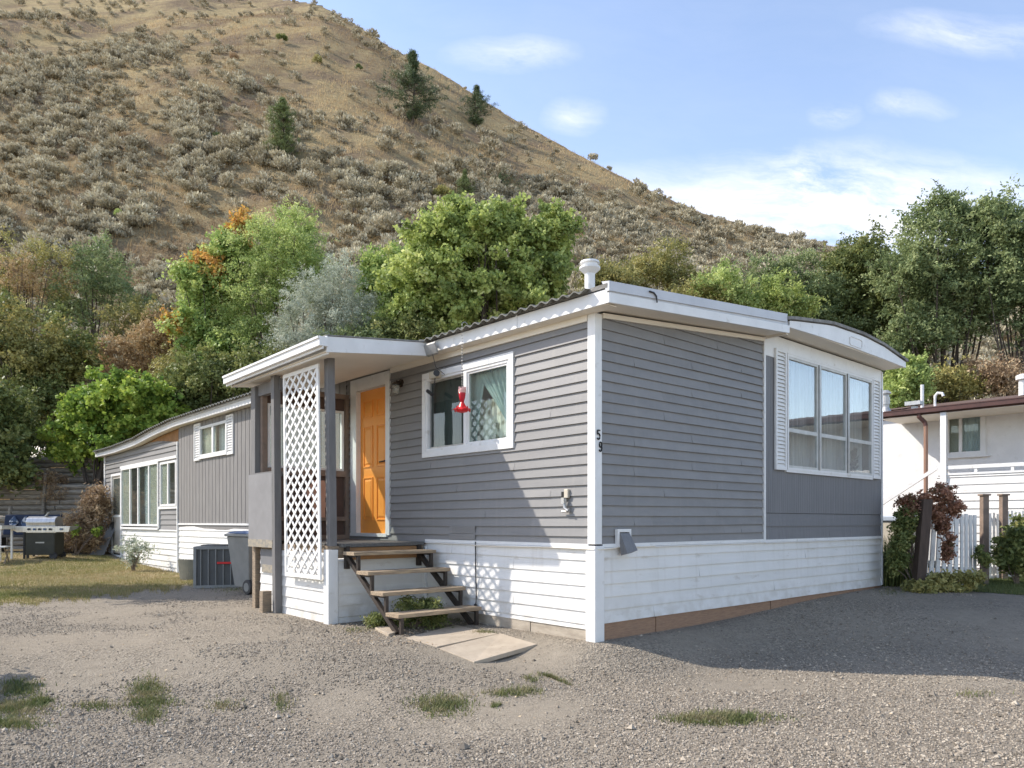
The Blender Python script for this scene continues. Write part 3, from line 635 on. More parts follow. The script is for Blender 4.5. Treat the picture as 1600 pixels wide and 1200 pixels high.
# window with shutters in the grooved wall
def twopane(W, n_shut=True):
    u0, u1, z0, z1 = W; mb = MB(); frame(mb, PA, u0, u1, z0, z1, .05, 0, .035); um = (u0+u1)/2; mb.pbox(PA, um-.04, um+.04, z0+.05, z1-.05, 0, .034); mb.pbox(PA, u0-.03, u1+.03, z0-.04, z0, 0, .05)
    w = mb.build('window', M['white'], H)
    pane(PA, u0+.05, um-.04, z0+.05, z1-.05, .01, M['glass'], w); pane(PA, um+.04, u1-.05, z0+.05, z1-.05, .01, M['glass'], w)
    mb = MB(); mb.pbox(PA, um, u1, z0, z1, -.05, -.04); mb.build('blind', M['screen'], w)
    cloth(PA, lambda t: u0, lambda t: um, z0, z1, -.12, M['curtain'], w, folds=4)
    return w
def shutter(P, u0, u1, z0, z1, parent, o=.012):
    mb = MB(); frame(mb, P, u0, u1, z0, z1, .035, o, o+.028); n = int((z1-z0-.07)/.048)
    for i in range(n):
        z = z0+.035+(z1-z0-.07)*i/n; dz = (z1-z0-.07)/n
        mb.hexa([P(u0+.035, z, o+.016), P(u1-.035, z, o+.016), P(u1-.035, z, o), P(u0+.035, z, o), P(u0+.035, z+dz*.96, o+.006), P(u1-.035, z+dz*.96, o+.006), P(u1-.035, z+dz*.96, o-.004), P(u0+.035, z+dz*.96, o-.004)])
        mb.pbox(P, u0+.035, u1-.035, z, z+dz*.28, o, o+.022)
    return mb.build('shutter', M['white'], parent)
w3 = twopane(W3)
sA = lambda px: fA(px, 690)[0]
shutter(PA, sA(315), sA(306), W3[2]-.06, W3[3]+.08, w3, .014); shutter(PA, sA(367), sA(356), W3[2]-.05, W3[3]+.08, w3, .014)
# far row of windows
def multi(W, edges, kinds):
    u0, u1, z0, z1 = W; mb = MB(); frame(mb, PA, u0, u1, z0, z1, .05, 0, .05)
    for e in edges[1:-1]: mb.pbox(PA, e-.035, e+.035, z0+.05, z1-.05, 0, .045)
    w = mb.build('window', M['white'], H)
    for a, b, k in zip(edges[:-1], edges[1:], kinds):
        if k == 's': mbb = MB(); mbb.pbox(PA, a+.03, b-.03, z0+.04, z1-.04, .0, .012); mbb.build('blind', M['screen'], w)
        pane(PA, a+.03, b-.03, z0+.05, z1-.05, .026, M['glass'], w)
        if k == 'c': cloth(PA, lambda t: a, lambda t: b-.1, z0, z1, -.1, M['curtain'], w, folds=3)
    return w
multi(wA1, [wA1[0], fA(235, 770)[0], fA(218, 770)[0], fA(205.5, 770)[0], wA1[1]], 'scds')
multi(wA2, [wA2[0], fA(265, 760)[0], wA2[1]], 'ds')
a, b, z0, z1 = sd1
mb = MB(); mb.pbox(PA, a, b, z0, z1, -.03, .0); dr = mb.build('side_door', M['screen'], H)
mb = MB(); frame(mb, PA, a-.05, b+.05, z0-.1, z1+.05, .06, -.03, .035); mb.pbox(PA, a+.01, b-.01, z0+.98, z0+1.03, 0, .03); mb.build('door_frame', M['white'], dr)
pane(PA, a+.1, b-.1, z0+1.05, z1-.08, .008, M['glass'], dr); mb = MB(); mb.pbox(PA, a+.1, b-.1, z0+1.05, z1-.08, -.0, .003); mb.build('blind', M['dark'], dr)
mb = MB(); mb.pbox(PA, b-.16, b-.06, z0+.55, z0+.85, 0, .06); mb.build('handle', M['darkobj'], dr)
# picture window
u0, u1, z0, z1 = BW
xs = [u0, onB(1276, 650)[0], onB(1320, 650)[0], u1]; zb_ = 2.35
mb = MB(); frame(mb, PB, u0, u1, z0, z1, .03, 0, .045)
mb.pbox(PB, u0-.02, u1+.02, z1, z1+.02, 0, .05); mb.pbox(PB, u0-.02, u1+.02, z0-.03, z0, 0, .04)
bw = mb.build('window', M['white'], H)
for i in range(3):
    a, b = xs[i], xs[i+1]; ma = .03 if i == 0 else .055; mc = .03 if i == 2 else .055
    if i: 
        mb = MB(); mb.pbox(PB, a-.018, a+.018, z0+.03, z1-.03, .0, .055); mb.build('mullion', M['galv'], bw)
    mb = MB(); frame(mb, PB, a+ma-.025, b-mc+.025, z0+.03, z1-.03, .032, .012, .042); mb.pbox(PB, a+ma, b-mc, zb_-.025, zb_+.025, .012, .040); mb.build('sash', pm('pale_aluminium', (.60, .60, .57), (.48, .48, .45), 8, .45), bw)
    pane(PB, a+ma+.007, b-mc-.007, zb_+.026, z1-.062, .022, M['glassB'], bw); pane(PB, a+ma+.007, b-mc-.007, z0+.062, zb_-.026, .028, M['glassB'], bw)
cloth(PB, lambda t: u0, lambda t: u1, z0, z1, -.12, M['sheer'], bw, folds=26, amp=.03)
mb = MB(); r3 = random.Random(5)
for k in range(40):
    a = r3.uniform(0, 6.28); r = r3.uniform(.02, .13); z = z0+.12+r3.uniform(0, .28); x = 5.85+r*math.cos(a); mb.quad(PB(x, z, -.08), PB(x+.05, z+.02, -.07), PB(x+.04, z+.06, -.06), PB(x-.01, z+.04, -.07))
mb.lathe([(.05, z0+.02), (.06, z0+.14)], (5.85, .10, 0), 12); mb.build('plant', M['darkobj'], bw)
shutter(PB, onB(1207.8, 650)[0], u0-.022, z0-.01, z1+.03, bw, .018); shutter(PB, u1+.022, onB(1371.5, 650)[0], z0-.01, z1+.03, bw, .018)

# ---- orange door
a, b, z0, z1 = DOOR
mb = MB(); mb.box(.0, .05, a-.02, a, z0, z1); mb.box(-.02, .07, b, b+.16, z0-.03, z1+.004); mb.box(-.0, .05, a, b, z1-.003, z1+.03); mb.box(-.035, .06, a-.03, b+.15, z0-.045, z0)
mb.build('door_frame', M['white'], H)
DW = b-a; mb = MB()
def PD(u, z, o): return (.052-o, u, z)
mb.pbox(PD, a, b, z0, z1, -.03, 0); 
pan = [(z0+.18, z0+.78), (z0+.92, z0+1.50), (z0+1.62, z0+1.86)]
door = mb.build('door', M['orange'], H)
mb = MB()
for c0, c1 in ((a+.09, a+DW/2-.05), (a+DW/2+.05, b-.09)):
    for p0, p1 in pan:
        frame(mb, PD, c0, c1, p0, p1, .016, 0, .012)
        mb.hexa([PD(c0+.03, p0+.03, 0), PD(c1-.03, p0+.03, 0), PD(c1-.06, p0+.06, .011), PD(c0+.06, p0+.06, .011), PD(c0+.03, p1-.03, 0), PD(c1-.03, p1-.03, 0), PD(c1-.06, p1-.06, .011), PD(c0+.06, p1-.06, .011)])
mb.build('panel_moulding', M['orange'], door)
mb = MB(); mb.tube([PD(a+.07, z0+.98, 0), PD(a+.07, z0+.98, .045), PD(a+.19, z0+.97, .05)], .011, 8); mb.lathe([(.028, 0), (.028, .01)], PD(a+.07, z0+.98, .012), 14, 'x'); mb.build('handle', M['brass'], door)

# ---- covered entry
DN, DY0, DY1, DZ = 1.30, 2.82, 4.75, .90     # how far it stands out, near side, far side, deck height
lean = .055
def post(yb, xb, w, z0, z1, mat, lean_=lean):
    mb = MB(); l = lean_
    mb.hexa([(xb-w/2, yb-w/2, z0), (xb+w/2, yb-w/2, z0), (xb+w/2, yb+w/2, z0), (xb-w/2, yb+w/2, z0), (xb-w/2, yb-w/2+l, z1), (xb+w/2, yb-w/2+l, z1), (xb+w/2, yb+w/2+l, z1), (xb-w/2, yb+w/2+l, z1)])
    return mb.build('porch_post', mat, H, bevel=.004)
post(DY0+.045, -DN+.03, .09, DZ-.02, 3.03, M['greywood']); post(4.12, -DN-.055, .09, -.08, 3.0, M['greywood'])
post(DY1+.10, -DN, .14, 1.7, 2.95, M['greywood'], 0)
post(DY1+.12, -DN, .10, -.05, 1.7, M['treadB'], 0)
PFx = -DN-.075
def PF(u, z, o=0): return (PFx-o, u+lean*(z-.5)/2.4, z)
L0, L1 = 2.90, 3.82; LZ0, LZ1 = .50, 2.96
mb = MB(); frame(mb, PF, L0, L1, LZ0, LZ1, .045, 0, .02)
def strips(sgn, o):
    w = .0175; a0 = L0+.04; a1 = L1-.04; b0 = LZ0+.04; b1 = LZ1-.04; slope = .90*sgn; c = -3.0
    while c < 5:
        pts = [(u, b0+slope*(u-a0)+c) for u in (a0, a1) if b0 <= b0+slope*(u-a0)+c <= b1]+[(a0+(z-b0-c)/slope, z) for z in (b0, b1) if a0 < a0+(z-b0-c)/slope < a1]
        if len(pts) >= 2:
            (ua, za), (ub, zb) = pts[0], pts[-1]; L = math.hypot(ub-ua, zb-za)
            if L > .05:
                nx, nz2 = -(zb-za)/L*w, (ub-ua)/L*w
                mb.hexa([PF(ua+nx, za+nz2, o), PF(ub+nx, zb+nz2, o), PF(ub+nx, zb+nz2, o+.006), PF(ua+nx, za+nz2, o+.006), PF(ua-nx, za-nz2, o), PF(ub-nx, zb-nz2, o), PF(ub-nx, zb-nz2, o+.006), PF(ua-nx, za-nz2, o+.006)])
        c += .158
strips(1, .003); strips(-1, .010)
lat = mb.build('lattice_panel', M['white'], H)
# deck and its carpet
mb = MB(); mb.box(-DN, -.004, DY0, DY1, .74, DZ-.02); mb.build('deck', M['treadB'], H)
mb = MB(); mb.hexa([(-DN+.10, DY0-.07, DZ-.035), (-.06, DY0-.06, DZ-.03), (-.06, DY1-.1, DZ+.004), (-DN+.04, DY1-.1, DZ+.004), (-DN+.10, DY0-.06, DZ+.006), (-.06, DY0-.05, DZ+.012), (-.06, DY1-.1, DZ+.014), (-DN+.04, DY1-.1, DZ+.014)])
mb.build('carpet', M['carpet'], H, bevel=.006)
mb = MB(); mb.box(-1.14, -.10, DY0-.035, DY0-.002, .72, DZ-.04); mb.build('rim_board', pm('orange_rim_board', (.44, .24, .11), (.33, .19, .10), 6, .8, .2, 50), H)
def PN(u, z, o=0): return (-u, DY0-o, z)               # near side of the entry base, u = distance out from the wall
mb = MB(); laps(mb, PN, .03, DN-.06, .07, lambda u: .73, .127, .012, du=.6, bottom=.0); mb.build('skirting', M['vinyl'], H); mb = MB(); laps(mb, lambda u, z, o=0: (-DN-o, u, z), DY0+.09, DY1+.0, .10, lambda u: .80, .127, .014, [(4.15, 4.7, .55, .9)], du=.4, bottom=-.02)
mb.build('skirting', M['vinyl'], H)
mb = MB(); mb.box(-DN-.05, -DN+.07, DY0-.03, DY0+.09, -.06, .84); mb.build('corner_post', M['white'], H, bevel=.004); mb = MB(); mb.box(-.045, -.012, DY0-.05, DY0+.03, .12, .86); mb.build('corner_post', M['white'], H, bevel=.004)
mb = MB(); mb.box(-DN-.02, -DN-.0, 4.18, 4.72, .56, .80); mb.build('access_panel', M['greyflat'], H)
mb = MB(); mb.box(-DN-.03, -DN-.018, 4.20, 4.66, .50, .60); mb.build('access_panel', M['strip'], H)
mb = MB(); mb.box(-DN-.10, -DN-.085, 4.165, 4.92, .83, 1.78); mb.build('entry_panel', M['ply'], H)
mb = MB(); mb.box(-DN-.104, -DN-.083, 4.163, 4.922, .83, .93); mb.build('worn_edge_board', M['strip'], H)
mb = MB(); mb.box(-DN-.08, -DN+.04, 4.165, 4.9, 1.74, 1.80); mb.box(-DN-.03, -DN+.04, 4.1, 4.9, 2.82, 2.97); mb.build('rail', M['greywood'], H)
# end wall of the entry with its fixed pane
def PE(u, z, o=0): return (-u, DY1-o, z)
mb = MB(); frame(mb, PE, .0, DN, .90, 2.98, .07, -.05, .04); mb.pbox(PE, .07, DN-.07, 1.80, 1.88, -.03, .05); mb.pbox(PE, .07, DN-.07, 1.17, 1.23, -.02, .05); mb.build('wall_frame', M['brownwood'], H)
mb = MB(); mb.pbox(PE, .07, DN-.07, .95, 1.80, -.04, -.01); mb.build('wall_panel', M['brownpanel'], H)
mb = MB(); mb.pbox(PE, .07, DN-.07, 2.74, 2.92, -.04, .0); mb.build('wall_panel', M['brownpanel'], H)
mb = MB(); frame(mb, PE, .09, DN-.08, 1.885, 2.74, .03, -.03, .03); ew = mb.build('window', M['white'], H)
pane(PE, .12, DN-.11, 1.915, 2.71, 0, M['glass'], ew)
mb = MB()
cut = [(0, 0), (.10, 0), (.10, .22), (.13, .22), (.13, .34), (.10, .34), (.10, .44), (.18, .44), (.18, .66), (.19, .68), (.11, .74), (.09, .83), (0, .83)]
pts = [(-.50-.13*0-u, DY1-.06, 1.22+z*.62) for u, z in cut]+[(-.50+u, DY1-.06, 1.22+z*.62) for u, z in cut[::-1][1:-1]]
mb.prism([(x*1.0, y, z) for x, y, z in pts], (0, .018, 0)); mb.build('cutout_ornament', M['pink'], H)
# entry roof
ry0, ry1, rn = 2.53, 5.19, 1.52
mb = MB()
mb.hexa([(-rn, ry0, 3.0), (-.172, ry0, 3.158), (-.172, ry1, 3.13), (-rn, ry1, 2.98), (-rn, ry0, 3.012), (-.172, ry0, 3.17), (-.172, ry1, 3.14), (-rn, ry1, 2.992)])
pr = mb.build('porch_roof', M['cream'], H)
mb = MB(); mb.hexa([(-rn, ry0-.02, 2.995), (-.172, ry0-.02, 3.155), (-.172, ry0, 3.155), (-rn, ry0, 2.995), (-rn, ry0-.02, 3.165), (-.172, ry0-.02, 3.31), (-.172, ry0, 3.31), (-rn, ry0, 3.165)])
mb.build('fascia', M['white'], pr)
mb = MB(); mb.box(-rn+.02, -rn+.04, ry0, ry1, 2.98, 3.09); mb.build('fascia', M['white'], pr)
mb = MB(); mb.hexa([(-rn, ry1, 2.98), (-.172, ry1, 3.13), (-.172, ry1+.02, 3.13), (-rn, ry1+.02, 2.98), (-rn, ry1, 3.10), (-.172, ry1, 3.28), (-.172, ry1+.02, 3.28), (-rn, ry1+.02, 3.10)])
mb.build('fascia', M['white'], pr)
mb = MB(); mb.hexa([(-rn-.01, ry0-.03, 3.17), (-.16, ry0-.03, 3.315), (-.16, ry1, 3.29), (-rn-.01, ry1, 3.11), (-rn-.01, ry0-.03, 3.18), (-.16, ry0-.03, 3.33), (-.16, ry1, 3.31), (-rn-.01, ry1, 3.12)])
mb.build('roofing', M['roofing'], pr)
mb = MB(); zl = lambda z, y: z-.035*(y-ry0)/2.66
for x0, x1, a, b in ((-rn-.10, -rn, 3.05, 3.065), (-rn-.10, -rn-.085, 3.065, 3.15), (-rn-.115, -rn-.08, 3.125, 3.15), (-rn-.012, -rn+.005, 3.05, 3.165), (-rn-.06, -rn-.045, 3.02, 3.05)):
    mb.hexa([(x0, ry0-.04, a), (x1, ry0-.04, a), (x1, ry1+.04, zl(a, ry1)), (x0, ry1+.04, zl(a, ry1)), (x0, ry0-.04, b), (x1, ry0-.04, b), (x1, ry1+.04, zl(b, ry1)), (x0, ry1+.04, zl(b, ry1))])
mb.box(-rn-.10, -rn, ry0-.05, ry0-.04, 3.05, 3.15)
mb.build('gutter', M['white'], pr)

# ---- fittings on the walls
s, z = onA(629, 605)
mb = MB(); mb.lathe([(.05, 0), (.05, .02)], (-.035, s, z+.05), 14, 'x'); mb.tube([(-.02, s, z+.05), (-.09, s, z+.07), (-.10, s, z+.03)], .012, 8); mb.lathe([(.05, .02), (.055, .03), (.03, .055)], (-.10, s, z), 14)
wlp = mb.build('wall_lamp', M['brass'], H)
mb = MB(); mb.lathe([(.036, -.09), (.045, -.08), (.045, .01), (.035, .02)], (-.10, s, z), 16); mb.build('lamp_glass', glassmat('jar_glass', (.9, .9, .85), 1.5, dirt=.25), wlp, smooth=True)
s, z = onA(676, 547, .2)
mb = MB(); mb.hexa([(-.21, s-.10, z-.05), (-.18, s-.10, z-.06), (-.18, s+.12, z-.06), (-.21, s+.12, z-.05), (-.25, s-.10, z+.06), (-.235, s-.10, z+.08), (-.235, s+.12, z+.08), (-.25, s+.12, z+.06)]); mb.build('solar_panel', M['galv'], H)
mb = MB(); mb.tube([(-.2, s, z-.05), (-.17, s-.02, z-.2), (-.06, s-.05, z-.28)], .004, 5); mb.build('wire', M['darkobj'], H)
s, z = onA(684, 585, .05)
mb = MB(); mb.box(-.10, -.033, s-.06, s+.12, z-.05, z+.04); sl_ = mb.build('motion_light', M['beige'], H, bevel=.012)
mb = MB(); mb.tube([(-.10, s-.05, z-.01), (-.14, s-.10, z-.01)], [.03, .04], 10); mb.tube([(-.09, s, z-.05), (-.10, s, z-.14)], .006, 6); mb.tube([(-.11, s+.13, z-.19), (-.12, s+.02, z-.25)], .022, 10); mb.build('camera_head', M['darkobj'], sl_)
s, z = onA(888, 780)
mb = MB(); mb.box(-.045, -.014, s-.035, s+.02, z+.01, z+.10); ob = mb.build('outlet_box', M['beige'], H, bevel=.006)
mb = MB(); mb.box(-.04, -.012, s+.024, s+.06, z+.01, z+.075); mb.build('cover', M['black'], ob)
mb = MB(); mb.tube([(-.05, s, z), (-.055, s-.005, z-.09), (-.05, s-.05, z-.12)], .02, 8); mb.box(-.075, -.045, s-.01, s+.03, z-.045, z+.015); mb.tube([(-.05, s-.06, z-.12), (-.05, s+.04, z-.125)], .01, 6); mb.build('tap', M['galv'], ob)
x, z = onB(970, 850)
mb = MB(); frame(mb, PB, x-.11, x+.10, z-.03, z+.15, .03, .014, .05); dv = mb.build('dryer_vent', M['white'], H)
mb = MB(); mb.hexa([PB(x-.07, z-.11, .06), PB(x+.09, z-.09, .06), PB(x+.09, z-.06, .14), PB(x-.07, z-.09, .14), PB(x-.08, z+.11, .02), PB(x+.06, z+.11, .02), PB(x+.06, z+.11, .06), PB(x-.08, z+.11, .06)]); mb.build('flap', M['greyflat'], dv)
# house number 5 9 in black, nailed one under the other on the corner post
def digit(pl, cx, cz, h, o):
    mb = MB()
    for seg in pl: mb.tube([(cx+u*h, -o, cz+v*h) for u, v in seg], .007, 6)
    return mb.build('house_number', M['black'], H)
five = [[(.20, .5), (-.16, .5)], [(-.16, .5), (-.18, .08)], [(-.18, .08), (-.04, .16), (.12, .10), (.20, -.08), (.17, -.32), (.02, -.48), (-.12, -.44), (-.20, -.32)]]
nine = [[(.18, .2), (.15, .42), (0, .5), (-.15, .42), (-.19, .22), (-.15, .02), (0, -.06), (.14, .04), (.18, .2)], [(.18, .2), (.19, -.1), (.14, -.38), (0, -.5), (-.14, -.46), (-.20, -.3)]]
_, z5 = onB(932.5, 680); _, z9 = onB(935.5, 698.5)
digit(five, .022, z5, .090, .030); digit(nine, .050, z9, .090, .030)

# ------------------------------------------------------------------ metal steps and slabs in front of the entry
st = empty('entry_steps', l2w(-.62, 2.3)+(0,), ANG); tag(st, 'open black metal steps with four worn wooden treads below the orange door', 'steps')
SX0 = -1.165+.62; SX1 = -.125+.62            # local x range (out from the wall)
tr = [(2.62, .82), (2.33, .615), (2.04, .41), (1.75, .205)]
for i, (y, z) in enumerate(tr):
    mb = MB(); yl = y-2.3; mb.box(SX0-.03+.006*i, SX1+.05, yl-.125, yl+.125, z-.04, z); mb.build('tread', M['tread'], st, bevel=.004)
for x in (SX0+.035, SX1-.015):
    mb = MB(); mb.bar((x, 2.80-2.3, .80), (x, 1.72-2.3, .0), .045, .05); mb.box(x-.022, x+.022, .44, .50, .62, .88); mb.build('stringer', M['steel'], st)
    for (y, z) in tr:
        yl = y-2.3; mb = MB(); zb = max(0.0, z-.235); mb.box(x-.018, x+.018, yl-.135+.01, yl-.135+.046, zb, z-.04); mb.box(x-.018, x+.018, yl-.12, yl+.13, z-.062, z-.04); mb.build('bracket', M['steel'], st)
def slab(pts, h, label, name='paving_slab', mat=None, drop=.06):
    P3 = [hitg(*p) for p in pts]; cx = sum(p[0] for p in P3)/len(P3); cy = sum(p[1] for p in P3)/len(P3)
    zt = sum(p[2] for p in P3)/len(P3)+h
    e = empty_z = (cx, cy, zt-h-.03)
    mb = MB(); mb.prism([(p[0]-cx, p[1]-cy, p[2]-(zt-h)) for p in P3], (0, 0, .03+h)); o = mb.build(name, mat or M['slab'], bevel=.004); o.location = e
    tag(o, label, 'slab'); return o
slab([(634, 998), (712, 979), (777, 993), (683, 1013)], .010, 'tan concrete slab lying nearest the foot of the steps')
slab([(686, 1016), (782, 993), (839, 1011), (741, 1036)], .012, 'tan concrete slab farther from the steps, beside the white corner of the home')
slab([(586, 986), (606, 981), (628, 990), (607, 996)], .03, 'small pale concrete pad under the left foot of the metal steps')
def world_of(x, y, z=None): w = l2w(x, y); return (w[0], w[1], gz(*w) if z is None else z)
# odds and ends at the entry base
mb = MB(); mb.box(-.06, .06, -.05, .05, -.05, .27); o = mb.build('wood_block', M['treadB'], bevel=.004); o.location = world_of(-DN-.14, 4.28); o.rotation_euler.z = ANG; tag(o, 'short brown timber block standing beside the middle grey entry post', 'wood block')
x, y, z = hitg(474, 966)
mb = MB(); mb.box(-.20, .20, -.05, .05, -.04, .05)
for k in range(4): mb.box(-.20+k*.07, -.165+k*.07, -.065, -.05, -.04, .05)
o = mb.build('concrete_block', M['conc'], bevel=.006); o.location = (x+.05, y+.05, z); o.rotation_euler.z = ANG+math.pi/2+math.pi; tag(o, 'grey ribbed concrete block lying against the white skirting under the lattice', 'block')

# ------------------------------------------------------------------ hummingbird feeder on its chain
s, z = onA(727.5, 640, .17); wx, wy = l2w(-.22, s)
Yf = wy; zt = CZ+(HY-505)/F*Yf; z0 = CZ+(HY-645)/F*Yf; ztop = CZ+(HY-607)/F*Yf
fe = empty('hummingbird_feeder', (wx, wy, z0)); tag(fe, 'red hummingbird feeder hanging on a long chain in front of the sliding window', 'bird feeder')
h = ztop-z0
mb = MB(); mb.lathe([(.02, h*.42), (.034, h*.62), (.040, h*.78), (.040, h*.82)], (0, 0, 0), 14); mb.build('bottle', M['redglass'], fe, smooth=True)
mb = MB(); mb.lathe([(.041, h*.82), (.045, h*.92), (.04, h)], (0, 0, 0), 14)
for k in range(5): a = k*1.256; mb.box(.035*math.cos(a)-.01, .035*math.cos(a)+.01, .035*math.sin(a)-.01, .035*math.sin(a)+.01, h*.95, h*1.06)
mb.build('cap', M['pinkglass'], fe)
mb = MB(); mb.lathe([(.02, 0), (.06, .01), (.075, .035), (.05, .06), (.02, .12)], (0, 0, 0), 16)
for k in range(8):
    a = k*math.pi/4; d = Vector((math.cos(a), math.sin(a), 0)); q = Vector((-d.y, d.x, 0)); p = d*.06+Vector((0, 0, .03)); e = d*.125+Vector((0, 0, .018))
    mb.quad(p+q*.012, p+q*.034+d*.035+Vector((0, 0, .012)), e, p-q*.034+d*.035+Vector((0, 0, .012)), p-q*.012)
    mb.lathe([(.010, 0), (.006, .03)], tuple(d*.06+Vector((0, 0, .045))), 8)
mb.build('feeding_tray', M['red'], fe)
mb = MB(); nl = 44
for k in range(nl):
    z = h+(zt-z0-h)*k/nl; dz = (zt-z0-h)/nl
    mb.tube([(0, 0, z), (.006 if k % 2 else 0, 0 if k % 2 else .006, z+dz*.5), (0, 0, z+dz*1.05)], .0026, 4, False); mb.tube([(0, 0, z), (-.006 if k % 2 else 0, 0 if k % 2 else -.006, z+dz*.5), (0, 0, z+dz*1.05)], .0026, 4, False)
mb.tube([(0, 0, zt-z0), (.03, .02, zt-z0+.02), (.06, .05, zt-z0)], .004, 5)
mb.build('chain', M['galv'], fe)

# ------------------------------------------------------------------ air conditioner, bin, tub
Yac = 12.9; x0 = (323-HX)/F*Yac; gzac = gz(x0, Yac)
ac = empty('air_conditioner', (x0+.05, Yac+.42, gzac), ANG-.50); tag(ac, 'grey outdoor air conditioner unit on the ground beside the wheeled bin', 'air conditioner')
W_, D_, HH = .74, .74, .73
mb = MB(); mb.box(-W_/2+.03, W_/2-.03, -D_/2+.03, D_/2-.03, .03, HH-.05); mb.build('coil', M['acdark'], ac)
mb = MB(); mb.box(-W_/2, W_/2, -D_/2, D_/2, 0, .05); mb.box(-W_/2, W_/2, -D_/2, D_/2, HH-.05, HH)
for sx in (-1, 1):
    for sy in (-1, 1): mb.box(sx*W_/2-.05*(sx > 0), sx*W_/2+.05*(sx < 0), sy*D_/2-.05*(sy > 0), sy*D_/2+.05*(sy < 0), .05, HH-.05)
for k in range(1, 6): u = -W_/2+k*W_/6; mb.box(u-.008, u+.008, -D_/2, -D_/2+.02, .05, HH-.05); mb.box(-W_/2, -W_/2+.02, u-.008, u+.008, .05, HH-.05)
for k in range(1, 26):
    u = -W_/2+k*W_/26
    mb.box(-W_/2+.004, -W_/2+.012, u-.007, u+.007, .05, HH-.05)
mb.build('casing', M['ac'], ac, bevel=.006)
mb = MB(); mb.lathe([(.30, HH+.002), (.30, HH+.02), (.27, HH+.025), (.05, HH+.03)], (0, 0, 0), 24); mb.build('fan_grille', M['acdark'], ac)
mb = MB(); mb.box(.02, .26, -D_/2-.008, -D_/2, HH*.58, HH*.63); mb.build('badge', M['red'], ac)
Yb = 11.75; xb = (379-HX)/F*Yb; bn = empty('wheeled_bin', (xb+.06, Yb+.3, gz(xb, Yb)), .9); tag(bn, 'grey wheeled rubbish bin with a blue lid behind the entry post', 'bin')
mb = MB(); mb.hexa([(-.21, -.24, .10), (.21, -.24, .10), (.21, .20, .10), (-.21, .20, .10), (-.28, -.34, .92), (.28, -.34, .92), (.28, .32, .92), (-.28, .32, .92)]); 
for sx in (-1, 1): mb.hexa([(sx*.20-.03, -.26, .0), (sx*.20+.03, -.26, .0), (sx*.20+.03, -.20, .0), (sx*.20-.03, -.20, .0), (sx*.27-.03, -.36, .80), (sx*.27+.03, -.36, .80), (sx*.27+.03, -.30, .80), (sx*.27-.03, -.30, .80)])
mb.build('body', M['bin'], bn, bevel=.015)
mb = MB(); mb.hexa([(-.31, -.38, .92), (.31, -.38, .92), (.31, .34, .92), (-.31, .34, .92), (-.31, -.38, .96), (.31, -.38, .96), (.31, .34, .96), (-.31, .34, .96)]); mb.tube([(-.27, -.42, .88), (.27, -.42, .88)], .016, 8); mb.build('rim', M['bin'], bn, bevel=.01)
mb = MB(); mb.hexa([(-.30, -.36, .965), (.30, -.36, .965), (.30, .34, .965), (-.30, .34, .965), (-.24, -.28, 1.015), (.24, -.28, 1.015), (.24, .22, 1.005), (-.24, .22, 1.005)]); mb.build('lid', M['blue'], bn, bevel=.02)
for sx in (-1, 1):
    mb = MB(); mb.lathe([(.02, -.03), (.11, -.03), (.12, -.02), (.12, .02), (.11, .03), (.02, .03)], (sx*.25, -.26, .12), 20, 'x'); wh = mb.build('wheel', M['darkobj'], bn)
    mb = MB(); mb.lathe([(.06, -.034), (.07, -.034), (.07, .034), (.06, .034)], (sx*.25, -.26, .12), 20, 'x'); mb.build('hub', M['bin'], wh)
x, y, z = at(297, 905, 14.6); z = gz(x, y)
mb = MB(); prof = []
for k in range(9): a = -.75+k*.19; prof.append((.34*math.sin(a), -.12*math.cos(a)))
for (ax_, ay_), (bx_, by_) in zip(prof[:-1], prof[1:]): mb.hexa([(ax_*.8, ay_*.8, 0), (bx_*.8, by_*.8, 0), (bx_*.8, by_*.8+.02, 0), (ax_*.8, ay_*.8+.02, 0), (ax_, ay_, .42), (bx_, by_, .44), (bx_, by_+.02, .44), (ax_, ay_+.02, .42)])
mb.box(-.24, .26, -.1, .16, .0, .02); mb.hexa([(-.26, .14, 0), (.26, .14, 0), (.26, .17, 0), (-.26, .17, 0), (-.3, .16, .42), (.3, .16, .42), (.3, .19, .42), (-.3, .19, .42)])
o = mb.build('tub', pm('olive_metal_tub', (.19, .18, .14), (.14, .135, .11), 5, .6), bevel=.004); o.location = (x, y, z-.02); o.rotation_euler.z = ANG-1.1; tag(o, 'olive grey tub standing between the air conditioner and the white skirting', 'tub')

# ------------------------------------------------------------------ barbecue and patio things at the back left
Yq = 18.6; xq = (58-HX)/F*Yq; zq = gz(xq, Yq)
bq = empty('barbecue', (xq, Yq+.3, zq), .12); tag(bq, 'gas barbecue with steel hood and dark cart at the edge of the lawn', 'barbecue'); bq.scale = (.93, .93, .93)
mb = MB(); mb.box(-.36, .38, -.27, .27, .12, .72); mb.box(-.345, .365, -.276, -.27, .14, .70); mb.build('cart', M['bbqdark'], bq, bevel=.01)
mb = MB(); mb.box(-.42, -.38, -.27, -.22, .0, .80); mb.box(-.42, -.38, .22, .27, 0, .8); mb.box(-.34, -.29, -.27, -.22, .0, .12); mb.build('leg', M['darkobj'], bq)
mb = MB(); mb.box(-.34, .42, -.29, -.26, .72, .88); mb.hexa([(-.62, -.30, .88), (.78, -.30, .86), (.78, .25, .86), (-.85, .25, .88), (-.62, -.30, .74), (.78, -.30, .74), (.78, .25, .80), (-.85, .25, .82)][:0] or [(-.55, -.32, .74), (.76, -.32, .74), (.76, .25, .84), (-.55, .25, .84), (-.88, -.32, .90), (.80, -.32, .90), (.80, .25, .90), (-.88, .25, .90)])
mb.build('control_panel', M['stainless'], bq, bevel=.006)
